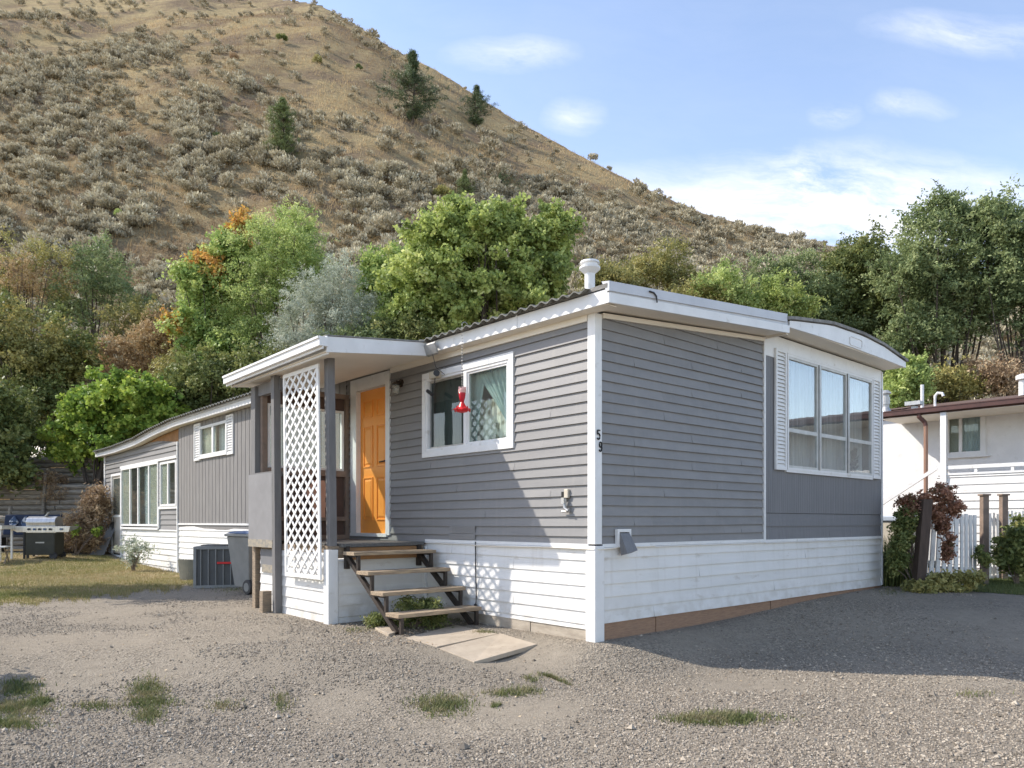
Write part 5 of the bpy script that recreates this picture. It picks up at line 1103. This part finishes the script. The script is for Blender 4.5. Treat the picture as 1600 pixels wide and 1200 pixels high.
tree('elm_tree', 'dark green elm at the right frame edge with a forked leaning trunk', 'tree', 1592, 24.0, [(1585, 380, 50, 60), (1600, 450, 50, 60), (1640, 400, 60, 80), (1560, 450, 40, 50), (1625, 520, 40, 40), (1560, 350, 30, 40)], 'elm', 360, 120, .27, .115, .45, .39, 20, .13)
tree('broadleaf_tree', 'light green bush between the two homes behind the silver chimney', 'tree', 1412, 21.5, [(1412, 600, 34, 36), (1392, 620, 24, 26), (1432, 590, 22, 24)], 'feather', 110, 140, .18, .10, .5, .32, 6, .06)
# --- undergrowth between the trees
ug_ = [(20, 660, 60, 40, 23.2, 'dark', 'dark green undergrowth under the olive tree mass at the left'), (275, 590, 40, 40, 25.0, 'olive', 'dull olive thicket under the leafless shrub'), (250, 530, 50, 34, 27, 'straw', 'pale dry brush around the leafless shrub'),
       (455, 570, 60, 30, 22.8, 'dark', 'dark shrub low behind the entry roof'), (560, 540, 60, 26, 22, 'elm', 'grey green shrub low behind the long roof'), (640, 520, 50, 24, 22, 'dark', 'dark shrub behind the roof under the yellow green tree'),
       (950, 440, 46, 26, 25, 'olive', 'olive scrub right behind the vent pipe'), (1100, 470, 60, 26, 24.5, 'olive', 'olive scrub behind the middle of the end roof'), (1480, 600, 70, 22, 24, 'olive', 'olive scrub behind the neighbour roof'), (1560, 590, 50, 26, 23.5, 'brown', 'dry brown scrub behind the neighbour roof, right side'),
       (185, 560, 60, 30, 28, 'straw', 'dry straw coloured scrub between olive mass and leafless shrub'), (215, 500, 50, 36, 29.5, 'olive', 'loose olive bush left of the leafless shrub'), (1340, 570, 50, 30, 25, 'elm', 'grey green scrub beneath the dark bushy elm'), (340, 500, 60, 40, 28, 'olive', 'olive bush behind the orange maple')]
for px, py, a, b, Y, lf, lab in ug_:
    tree('shrub', lab, 'shrub', px, Y, [(px, py, a, b), (px+a*.4, py+b*.5, a*.6, b*.6)], lf, 110, 90, .26, .10, .45, .40, 10, .04)
# bare shrub: fans of grey twigs
def twigs(name, label, px, Y, h, n, w, mat='twig', seed=1, leafy=None):
    x = (px-HX)/F*Y; z = gz(x, Y); e = empty(name, (x, Y, z-.05)); tag(e, label, 'shrub'); r = random.Random(seed); mb = MB(); tips = []
    for k in range(n):
        a = r.uniform(0, 6.28); t = r.uniform(.05, 1)*w; q = Vector((math.cos(a)*t, math.sin(a)*t*.7, h*r.uniform(.6, 1)*(1-.25*t/w))); m = q*.45+Vector((r.uniform(-.1, .1), 0, .15*h)); m.x *= .6
        mb.tube([(0, 0, 0), m, q], [.022, .014, .004], 4, False); tips.append(q)
        for j in range(5):
            s0 = m.lerp(q, r.uniform(0, .8)); e2 = s0+Vector((r.uniform(-.35, .35), r.uniform(-.3, .3), r.uniform(.15, .5))); mb.tube([s0, e2], [.007, .003], 3, False); tips.append(e2)
    mb.build('branches', M[mat], e)
    if leafy:
        P = np.array([tuple(t) for t in tips]); V, T = cloud(P, leafy[1], .10, .07, .5); npmesh('foliage', V, quadsF(len(V)//4), LM[leafy[0]], e, T)
    return e
twigs('bare_shrub', 'leafless grey shrub fanning up from the dry slope', 247, 27.0, 3.1, 60, 1.5, seed=3, leafy=('straw', 3))
twigs('bare_shrub', 'smaller leafless shrub low on the slope behind the long roof', 300, 23.2, 2.0, 40, .9, seed=5, leafy=('brown', 3))

# conifers on the slope
def conifer(label, px, pyb, pyt, wpx, leaf='pine', round_=False, name='pine_tree', dens=1.0):
    x, Y, z = hitg(px, pyb); h = (pyb-pyt)/F*Y*1.02; w = wpx/F*Y*.5*1.9
    e = empty(name, (x, Y, z-.1)); tag(e, label, 'tree'); cs = []; r = random.Random(int(px)); mb = MB(); mb.tube([(0, 0, 0), (.02*h, 0, h*.5), (0, 0, h)], [h*.018, h*.012, .01], 7)
    k = .12 if not round_ else .05
    while k < .99:
        f = k; R = w*(math.sin(min(1, (f+.12)*1.15)*math.pi)**.6 if round_ else min(1.0, (1-f)*1.5+.04)*(.72+.28*math.sin(f*9+px)))*(.6 if f < .2 and not round_ else 1)
        for a in range(6):
            an = r.uniform(0, 6.28); L = R*r.uniform(.55, 1.08); tip = Vector((math.cos(an)*L, math.sin(an)*L, h*f+L*.28)); s0 = Vector((0, 0, h*f)); mb.tube([s0, s0.lerp(tip, .6)+Vector((0, 0, -.02)), tip], [h*.004, h*.003, .004], 4, False)
            for s in np.linspace(.35, 1, 5):
                if r.random() < .66*dens: cs.append(tuple(s0.lerp(tip*1.0, float(s))+Vector((0, 0, r.uniform(-.05, .1)))))
        k += .035*r.uniform(.7, 1.3)
    mb.build('trunk', M['bark'], e); P = np.array(cs); V, T = cloud(P, 33, h*.024, h*.036, .17, up=.7); npmesh('foliage', V, quadsF(len(V)//4), LM[leaf], e, T)
conifer('large dark pine on the upper slope, left of the smaller pine', 645, 196, 86, 62)
conifer('smaller dark pine near the skyline', 745, 204, 138, 40)
conifer('thin yellowish green pine among the sagebrush at the upper left', 441, 258, 156, 48, 'needle2', dens=.7)
conifer('small narrow green conifer above the largest maple', 726, 322, 270, 24, 'needle2')
conifer('low rounded dark juniper above the largest maple', 781, 312, 275, 44, 'pine', True, 'juniper')

# ------------------------------------------------------------------ sagebrush, dry grass
def sage_arrays(n, seed, leaf=.13, stems=10):
    g = np.random.default_rng(seed); L = []; T = []
    lob = g.normal(size=(7, 3)); lob[:, 2] = np.abs(lob[:, 2])*.8+.3; lob /= np.linalg.norm(lob, axis=1)[:, None]
    for k in range(7):
        c = lob[k]*np.array([.36, .36, .40])+np.array([0, 0, .22]); m = n//7
        d = g.normal(size=(m, 3)); d /= np.linalg.norm(d, axis=1)[:, None]; d[:, 2] = d[:, 2]*.8+.15
        P = c+d*.24*(g.random((m, 1))**.35); P[:, 2] = np.maximum(P[:, 2], .05)
        a = P-np.array([0, 0, -.05]); a = a/np.linalg.norm(a, axis=1)[:, None]+g.normal(size=(m, 3))*.35; a /= np.linalg.norm(a, axis=1)[:, None]
        b = np.cross(a, g.normal(size=(m, 3))); b /= np.linalg.norm(b, axis=1)[:, None]; s = leaf*g.uniform(.6, 1.3, (m, 1))
        L.append(np.stack([P-a*s*.5, P+b*s*.21, P+a*s*.5, P-b*s*.21], 1).reshape(-1, 3))
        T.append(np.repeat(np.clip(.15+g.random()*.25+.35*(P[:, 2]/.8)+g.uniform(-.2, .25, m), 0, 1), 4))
    return np.concatenate(L), np.concatenate(T)
smeshes = []
for k in range(6):
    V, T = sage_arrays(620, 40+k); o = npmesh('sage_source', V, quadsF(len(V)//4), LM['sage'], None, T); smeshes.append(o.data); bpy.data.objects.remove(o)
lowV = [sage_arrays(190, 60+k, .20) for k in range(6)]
cand = 26500
u = rng.uniform(-1.15, .78, cand); Yc = 23+(rng.random(cand)**1.15)*125
X = u*Yc; pxs = HX+F*u; D = np.interp(pxs, RDG_P, RDG_D); B0 = 21.5; tt = (Yc-B0)/(D-B0)
dens = .24+1.1*sst(.42, .62, vnoise(X, Yc*.6, 7)*.5+vnoise(X+40, Yc*.6, 2.5)*.5)
lim = np.interp(pxs, [0, 200, 420, 620, 760, 900, 1100, 1300, 1700], [.62, .56, .40, .36, .50, .66, .9, 1, 1])
dens = dens*(1-.92*sst(lim-.1, lim+.12, tt))
keep = (rng.random(cand) < dens) & (tt < .985); X, Yc, tt = X[keep], Yc[keep], tt[keep]; Z = ground(X, Yc)
sz = rng.uniform(.45, 1.15, len(X))+.8*rng.random(len(X))**3*(1+.35*(rng.random(len(X)) < .12)); sz *= np.where(Yc > 60, 1.1, 1)*np.where(Yc < 46, 1.3, 1)*(.75+.5*vnoise(X, Yc, 9))
pys = HY-F*(Z-CZ)/Yc; pxs = HX+F*X/Yc
BL = [(755, 420, 120, 90), (440, 440, 80, 100), (330, 480, 60, 90), (500, 480, 60, 60), (612, 440, 50, 60), (190, 660, 100, 90), (60, 570, 80, 90), (1490, 430, 120, 150), (1350, 450, 60, 60), (840, 420, 70, 70), (1590, 420, 60, 110)]
hid = (pys > 540) | (pxs < -10) | (pxs > 1610)
for b in BL: hid |= (((pxs-b[0])/b[2])**2+((pys-b[1])/b[3])**2) < 1
app = np.where(hid, 0, sz/Yc); order = np.argsort(-app); first = order[:295]; rest = order[295:]; rest = rest[pys[rest] < 700]
GS = 'sagebrush clumps scattered over the dry hillside'
for i in first:
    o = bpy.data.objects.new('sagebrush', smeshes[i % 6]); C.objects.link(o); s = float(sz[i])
    o.location = (X[i], Yc[i], Z[i]-.06*s); o.scale = (s*1.05, s*1.05, s*random.uniform(.8, 1.1)); o.rotation_euler = (random.uniform(-.15, .15), random.uniform(-.15, .15), random.uniform(0, 6.28))
    tag(o, 'silvery grey sagebrush clump growing on the dry grass hillside', 'sagebrush', GS)
VV = []; TT = []
for i in rest:
    V, T = lowV[i % 6]; a = random.uniform(0, 6.28); ca, sa = math.cos(a), math.sin(a); s = sz[i]
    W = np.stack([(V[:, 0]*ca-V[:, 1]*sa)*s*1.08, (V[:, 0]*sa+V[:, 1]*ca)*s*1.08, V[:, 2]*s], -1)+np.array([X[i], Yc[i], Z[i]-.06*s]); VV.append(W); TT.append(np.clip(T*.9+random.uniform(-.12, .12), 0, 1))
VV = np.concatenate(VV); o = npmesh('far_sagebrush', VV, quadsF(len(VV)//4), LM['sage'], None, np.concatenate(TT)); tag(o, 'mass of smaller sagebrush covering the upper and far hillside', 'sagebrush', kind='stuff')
# odd coloured bushes on the slope
for px, py, s, lf, lab in ((560, 112, 1.0, 'needle2', 'small yellow flowering bush high on the slope left of the large pine'), (365, 96, 1.2, 'brown', 'small ochre bush high on the slope near the top frame edge'), (495, 100, 1.4, 'olive', 'olive bush on the open grass left of the large pine'), (862, 205, 2.0, 'dark', 'dark shrub on the skyline right of the smaller pine'), (1125, 327, 1.9, 'olive', 'shrub on the skyline above the roof arch'), (692, 318, 1.6, 'olive', 'tawny bush left of the small narrow conifer'), (190, 348, 1.0, 'feather', 'yellow green bush among sagebrush at the left'), (1210, 352, 1.5, 'olive', 'low shrub on the skyline left of the dark elm'), (340, 225, 1.0, 'needle2', 'yellow green bush left of the thin yellowish pine'), (440, 70, 1.6, 'dark', 'dark bush at the very top of the visible slope')):
    x, Y, z = hitg(px, py); V, T = sage_arrays(900, int(px), .12); o = npmesh('bush', V*s, quadsF(len(V)//4), LM[lf], None, T); o.location = (x, Y, z-.05); tag(o, lab, 'bush')
def blades(P, h, w, leaf, name, label, cat, leanv=.5, tints=None, per=1):
    n = len(P); a = rng.uniform(0, 6.28, n); d = np.stack([np.cos(a), np.sin(a), np.zeros(n)], -1); hh = h*rng.uniform(.5, 1.25, n)
    q = np.stack([-d[:, 1], d[:, 0], d[:, 2]], -1); l = rng.uniform(0, leanv, n)[:, None]
    tip = P+np.array([0, 0, 1])*hh[:, None]+d*hh[:, None]*l; V = np.stack([P-q*w/2, P+q*w/2, tip], 1).reshape(-1, 3)
    t = rng.random(n) if tints is None else np.clip(tints+rng.uniform(-.18, .18, n), 0, 1)
    o = npmesh(name, V, np.arange(n*3).reshape(-1, 3), LM[leaf], None, np.repeat(t, 3)); tag(o, label, cat, kind='stuff'); return o
nt_ = 170000
u = rng.uniform(-.8, .75, nt_); Yt = 22+(rng.random(nt_)**1.5)*105; X = u*Yt; px_ = HX+F*u; dn = vnoise(X, Yt*.6, 3)*.6+vnoise(X, Yt*.6, .9)*.4
m = (dn > .42*rng.uniform(.6, 1.2, nt_)) & (Yt < np.interp(px_, RDG_P, RDG_D)-.5); X, Yt, dn = X[m], Yt[m], dn[m]; Z = ground(X, Yt)
P = np.stack([X, Yt, Z], -1); P = np.repeat(P, 2, 0)+rng.normal(size=(len(P)*2, 3))*np.array([.09, .09, .01])
blades(P, .34, .05, 'straw', 'dry_grass', 'dry straw coloured bunchgrass covering the hillside', 'grass', .8, np.repeat(.1+vnoise(X+7, Yt*.6, 6)*.75, 2))

# ------------------------------------------------------------------ lawns, weeds, pebbles
def inpoly(px, py, poly):
    c = np.zeros(len(px), bool); n = len(poly)
    for i in range(n):
        x1, y1 = poly[i]; x2, y2 = poly[(i+1) % n]
        k = ((y1 > py) != (y2 > py)) & (px < (x2-x1)*(py-y1)/((y2-y1) or 1e-9)+x1); c ^= k
    return c
def proj(X, Y, Z): return HX+F*X/Y, HY-F*(Z-CZ)/Y
LAWN = [(-300, 975), (-60, 950), (60, 941), (140, 934), (230, 924), (315, 914), (330, 905), (305, 898), (275, 890), (205, 878), (170, 868), (140, 863), (-300, 866)]
LAWN2 = [(1496, 924), (1506, 914), (1530, 904), (1560, 896), (1600, 891), (1800, 885), (1800, 985), (1640, 956), (1600, 948), (1550, 940)]
def lawnpts(poly, n, xr, yr):
    X = rng.uniform(*xr, n); Y = rng.uniform(*yr, n); Z = ground(X, Y); px, py = proj(X, Y, Z); py = py+3*np.sin(px*.09)+2*np.sin(px*.31)+rng.normal(size=n)*2.6-1; m = inpoly(px, py, poly)
    lx = (X-CO[0])*TX[0]+(Y-CO[1])*TX[1]; m &= (lx < -.03) | (lx > 7); return X[m], Y[m], Z[m]
def soil(name, poly, xr, yr, st, mat):
    xs_ = np.arange(*xr, st); ys_ = np.arange(*yr, st); Xa, Ya = np.meshgrid(xs_, ys_); Za = ground(Xa, Ya)+.006
    px, py = proj(Xa.ravel(), Ya.ravel(), Za.ravel()); py = py+3*np.sin(px*.09)+2*np.sin(px*.31); ins = inpoly(px, py, poly)
    lx = (Xa.ravel()-CO[0])*TX[0]+(Ya.ravel()-CO[1])*TX[1]; ins &= (lx < -.02) | (lx > 7); ins = ins.reshape(Xa.shape)
    cells = ins[:-1, :-1] & ins[1:, :-1] & ins[:-1, 1:] & ins[1:, 1:]; jj, i_ = np.nonzero(cells); nu = len(xs_); i0 = jj*nu+i_
    o = npmesh(name, np.stack([Xa, Ya, Za], -1), np.stack([i0, i0+1, i0+nu+1, i0+nu], -1), mat, smooth=True); tag(o, kind='structure'); return o
M['turf'] = pm('dry_lawn_turf', (.33, .25, .14), (.17, .16, .06), 1.6, .95, .6, 60, c3=(.17, .16, .06), contrast=(.38, .6))
M['turf2'] = pm('green_lawn_turf', (.08, .10, .035), (.12, .14, .05), 2, .95, .6, 60)
soil('lawn', LAWN, (-22, -3), (9.5, 19.8), .07, M['turf']); soil('lawn', LAWN2, (6, 13), (9, 17), .06, M['turf2'])
Xl, Yl, Zl = lawnpts(LAWN, 330000, (-20, -3), (9.5, 19.8)); tl = 1.05-.9*(vnoise(Xl, Yl, 1.3)*.5+vnoise(Xl, Yl, .4)*.25)-.25*sst(13, 11.2, Yl); k = rng.random(len(Xl)) < 1.25-.8*np.clip(tl, 0, 1)
blades(np.stack([Xl, Yl, Zl], -1)[k], .05, .009, 'lawn', 'grass', 'patchy green and straw coloured lawn left of the home', 'grass', .9, np.clip(tl+.1, 0, .95)[k])
Xl, Yl, Zl = lawnpts(LAWN2, 120000, (6.5, 12), (9, 17)); blades(np.stack([Xl, Yl, Zl], -1), .055, .008, 'weed', 'grass', 'short green lawn right of the picket fence', 'grass', .9, .10+.4*vnoise(Xl, Yl, .8))
WP = [(232, 1078, 26, 14, 1), (232, 1098, 40, 10, .8), (232, 1118, 22, 12, 1.1), (150, 1104, 30, 7, .6), (28, 1075, 34, 12, 1.0), (20, 1108, 50, 12, 1), (62, 1096, 20, 9, 1), (20, 1132, 40, 8, 1), (690, 1103, 42, 16, .9), (440, 1098, 14, 16, .4), (775, 1102, 9, 5, .7), (822, 1080, 24, 7, .8), (832, 1062, 14, 6, .7), (870, 1050, 26, 6, .6), (790, 1084, 30, 6, .7), (752, 994, 16, 5, 2.2), (1130, 1124, 68, 9, 1.4), (1095, 1125, 50, 8, .6), (350, 1104, 26, 8, .35), (360, 922, 30, 5, .8), (860, 1052, 12, 6, .9), (1525, 1086, 30, 5, .25), (560, 985, 24, 5, .5), (720, 968, 26, 4, .6), (1395, 925, 20, 5, .8), (295, 905, 30, 5, 1)]
PP = []; TW = []
for cx, cy, a, b, dn in WP:
    n = int(a*b*1.9*dn); d = rng.normal(size=(n, 2))*.55; pxw = cx+d[:, 0]*a; pyw = cy+d[:, 1]*b
    Yw = 1.3*F/np.maximum(pyw-HY, 20)
    for _ in range(4):
        Xw = (pxw-HX)/F*Yw; Yw = (CZ-ground(Xw, Yw))*F/(pyw-HY)
    Xw = (pxw-HX)/F*Yw; PP.append(np.stack([Xw, Yw, ground(Xw, Yw)], -1)); TW.append(.30+.6*vnoise(Xw, Yw, .12))
blades(np.concatenate(PP), .036, .009, 'weed', 'weeds', 'low weeds and dry grass tufts growing through the gravel', 'weeds', 1.3, np.concatenate(TW))
# loose stones
def pebbles(n, r0, r1, name, label, dens, cols):
    Y = 3.5+rng.random(n)**1.35*10.5; X = rng.uniform(-.82, .82, n)*Y
    lx = (X-CO[0])*TX[0]+(Y-CO[1])*TX[1]; ly = (X-CO[0])*SX[0]+(Y-CO[1])*SX[1]
    m = ~((lx > -.03) & (lx < 6.7) & (ly > -.03)) & ~((lx > -1.32) & (ly > 2.8) & (ly < 4.8)); Z = ground(X, Y); px, py = proj(X, Y, Z); m &= ~inpoly(px, py, LAWN) & ~inpoly(px, py, LAWN2)
    for poly in ([(634, 998), (712, 979), (777, 993), (683, 1013)], [(686, 1016), (782, 993), (839, 1011), (741, 1036)]): m &= ~inpoly(px, py, poly)
    band = sst(.42, .60, vnoise(X, Y, 1.5)*.55+vnoise(X+9, Y, .6)*.45); m &= rng.random(n) < dens[0]+dens[1]*band
    X, Y, Z = X[m], Y[m], Z[m]; n = len(X); r = rng.uniform(r0, r1, n)*(1+.8*(rng.random(n) < .05)); a = rng.uniform(0, 6.28, n)
    base = np.array([[1, 0, 0], [0, 1, 0], [-1, 0, 0], [0, -1, 0], [0, 0, 1], [0, 0, -1.]]); J = rng.uniform(.65, 1.2, (n, 6, 1)); V = base[None]*J*r[:, None, None]; V = V+rng.normal(size=(n, 6, 3))*r[:, None, None]*.15; V[:, :, 2] *= .75
    ca, sa = np.cos(a)[:, None], np.sin(a)[:, None]; W = np.stack([V[:, :, 0]*ca-V[:, :, 1]*sa+X[:, None], V[:, :, 0]*sa+V[:, :, 1]*ca+Y[:, None], V[:, :, 2]+(Z+r*.25)[:, None]], -1)
    f = np.array([[0, 1, 4], [1, 2, 4], [2, 3, 4], [3, 0, 4]]); Fc = (np.arange(n)[:, None, None]*6+f[None]).reshape(-1, 3)
    o = npmesh(name, W.reshape(-1, 3), Fc, cols, None, np.repeat(rng.random(n), 6)); tag(o, label, 'gravel', kind='stuff')
LM['stone'] = leafmat('gravel_stones', [(.15, .125, .095), (.25, .21, .165), (.33, .28, .22), (.42, .365, .29)], 0, .9)
pebbles(300000, .0045, .011, 'gravel', 'loose crushed gravel scattered over the drive', (.035, .62), LM['stone'])
pebbles(1300, .012, .02, 'gravel', 'larger loose stones scattered over the drive', (.2, .8), LM['stone'])

n = 900; pxw = np.concatenate([rng.uniform(530, 760, n//2), rng.uniform(0, 1600, n//2)]); pyw = np.concatenate([rng.uniform(972, 1010, n//2), rng.uniform(925, 1150, n//2)]); Yw = 1.3*F/(pyw-HY)
for _ in range(5): Xw = (pxw-HX)/F*Yw; Yw = (CZ-ground(Xw, Yw))*F/(pyw-HY)
Xw = (pxw-HX)/F*Yw; lx = (Xw-CO[0])*TX[0]+(Yw-CO[1])*TX[1]; ly = (Xw-CO[0])*SX[0]+(Yw-CO[1])*SX[1]; m = ~((lx > -.06) & (ly > -.06)); P = np.stack([Xw, Yw, ground(Xw, Yw)+.008], -1)[m]; V = leafquads(P, .03, .5, 0); V[:, 2] = np.repeat(P[:, 2], 4)+(V[:, 2]-np.repeat(P[:, 2], 4))*.3+.004
o = npmesh('fallen_leaves', V, quadsF(len(P)), LM['brown'], None, np.repeat(rng.random(len(P)), 4)); tag(o, 'dry fallen leaves scattered on the gravel and by the steps', 'leaves', kind='stuff')

# ------------------------------------------------------------------ plants close by
def plant(name, label, cat, px, pyb, Y, blobs, leaf, n, per, spread, size, aspect=.5, depth=.3, up=0, second=None, gap=.2):
    x = (px-HX)/F*Y; z = gz(x, Y); e = empty(name, (x, Y, z)); tag(e, label, cat); O = np.array([x, Y, z]); B = [pxblob(b, Y, depth) for b in blobs]
    for grp, lf in ((B, leaf),)+(((second[1], second[0]),) if second else ()):
        BB = grp if grp is B else [pxblob(b, Y, depth) for b in grp]; cn = max(4, n//len(BB)); A = np.concatenate([in_blob(b, cn, gap, .3, 2.0, i*3.) for i, b in enumerate(BB)]); A = A[A[:, 2] > z+.02]
        V, T = cloud(A-O, per, spread, size, aspect, up); npmesh('foliage', V, quadsF(len(V)//4), LM[lf], e, T)
    r = random.Random(int(px)); mb = MB()
    for k in range(12): q = A[r.randrange(len(A))]-O; mb.tube([(r.uniform(-.05, .05), 0, 0), tuple(q*.5+np.array([r.uniform(-.05, .05), 0, .05])), tuple(q)], [.012, .008, .003], 5, False)
    mb.build('stem', M['twig'], e); return e
plant('climbing_vine', 'reddish brown vine spilling over the leaning post and white pickets', 'vine', 1432, 915, 11.15, [(1440, 783, 30, 15), (1476, 772, 32, 16), (1492, 792, 14, 14), (1474, 818, 5, 24), (1480, 855, 3.5, 24), (1418, 790, 18, 14), (1462, 800, 10, 16)], 'vine', 230, 44, .04, .042, .7, .16, second=('dark', [(1410, 835, 15, 40), (1403, 872, 13, 32), (1420, 812, 12, 26)]))
plant('shrub', 'broad leaved green shrub at the right frame edge before the fence', 'shrub', 1588, 885, 11.9, [(1594, 848, 26, 34), (1582, 862, 12, 26), (1610, 835, 26, 36), (1596, 880, 26, 14)], 'dark', 230, 50, .07, .075, .6, .35)
plant('shrub', 'small dark leaved shrub against the pickets below the first capped post', 'shrub', 1541, 888, 11.8, [(1541, 876, 9, 12), (1530, 866, 3, 14)], 'dark', 20, 34, .04, .05, .6, .08)
plant('hosta_plants', 'low bright leafy plants at the foot of the vine covered pickets', 'plant', 1465, 922, 10.9, [(1450, 916, 26, 6), (1485, 917, 28, 5), (1512, 903, 20, 5), (1430, 920, 16, 4), (1475, 906, 18, 6)], 'olive', 130, 34, .05, .08, .4, .25, .5)
plant('juniper', 'dark green juniper growing beneath the metal steps', 'shrub', 650, 980, 8.15, [(652, 946, 34, 12), (628, 966, 28, 11), (672, 966, 26, 11), (590, 970, 16, 7)], 'dark', 150, 60, .045, .04, .3, .16)
plant('weed_plant', 'straggly grey leaved weed against the white skirting at the far end', 'plant', 208, 882, 16.6, [(208, 864, 12, 14), (200, 850, 20, 12), (225, 858, 14, 20), (207, 875, 10, 6)], 'silver', 60, 22, .09, .07, .4, .15)
plant('dry_brush', 'heap of dry brown brush piled on the slope beside the far corner', 'brush', 128, 858, 20.2, [(135, 815, 32, 24), (118, 845, 36, 14), (150, 785, 20, 24), (145, 845, 22, 16)], 'brown', 300, 60, .13, .10, .28, .45)
plant('dry_brush', 'dry brown brush hanging over the upper logs of the retaining wall', 'brush', 70, 760, 21.9, [(78, 748, 24, 12), (95, 770, 22, 12)], 'brown', 60, 60, .12, .09, .25, .3)
plant('weed_plant', 'small green weed on the brush heap right of the barbecue', 'plant', 118, 835, 19.7, [(118, 828, 8, 6), (150, 832, 6, 5)], 'bright', 14, 40, .05, .07, .6, .12)
# tall grass at the corner of the end wall
x, y, z = at(1398, 915, 11.9); z = gz(x, y)
e = empty('ornamental_grass', (x, y, z)); tag(e, 'tall dark green grass clump at the right corner of the end wall', 'grass clump')
V = []; Fc = []; T = []
for k in range(650):
    bx, by = random.gauss(0, .16), random.gauss(0, .12); a = random.uniform(0, 6.28); h = random.uniform(.35, .95); l = random.uniform(.05, .45); d = np.array([math.cos(a), math.sin(a), 0]); q = np.array([-d[1], d[0], 0])*.006; p0 = np.array([bx, by, 0]); p1 = p0+d*l*.35+np.array([0, 0, h*.65]); p2 = p0+d*l+np.array([0, 0, h*(1-l*.5)])
    i = len(V); V += [p0-q, p0+q, p1+q, p1-q, p2, p2+q*.3]; Fc += [(i, i+1, i+2, i+3), (i+3, i+2, i+5, i+4)]; T += [random.random()*.8]*6
npmesh('blades', V, Fc, LM['dark'], e, T)

# ------------------------------------------------------------------ beyond the left frame edge: what throws the shade on the lawn and drive
tree('broadleaf_tree', 'leafy tree beyond the left edge of the lawn', 'tree', -185, 13.2, [(-180, 430, 120, 110), (-200, 520, 110, 80), (-130, 380, 70, 60)], 'elm', 240, 100, .24, .13, .6, .2, 10, .12)
tree('shrub', 'dense round shrub beyond the left edge of the gravel drive', 'shrub', -400, 5.9, [(-480, 770, 160, 110), (-500, 880, 190, 110)], 'dark', 260, 90, .13, .09, .6, .1, 8, .05)
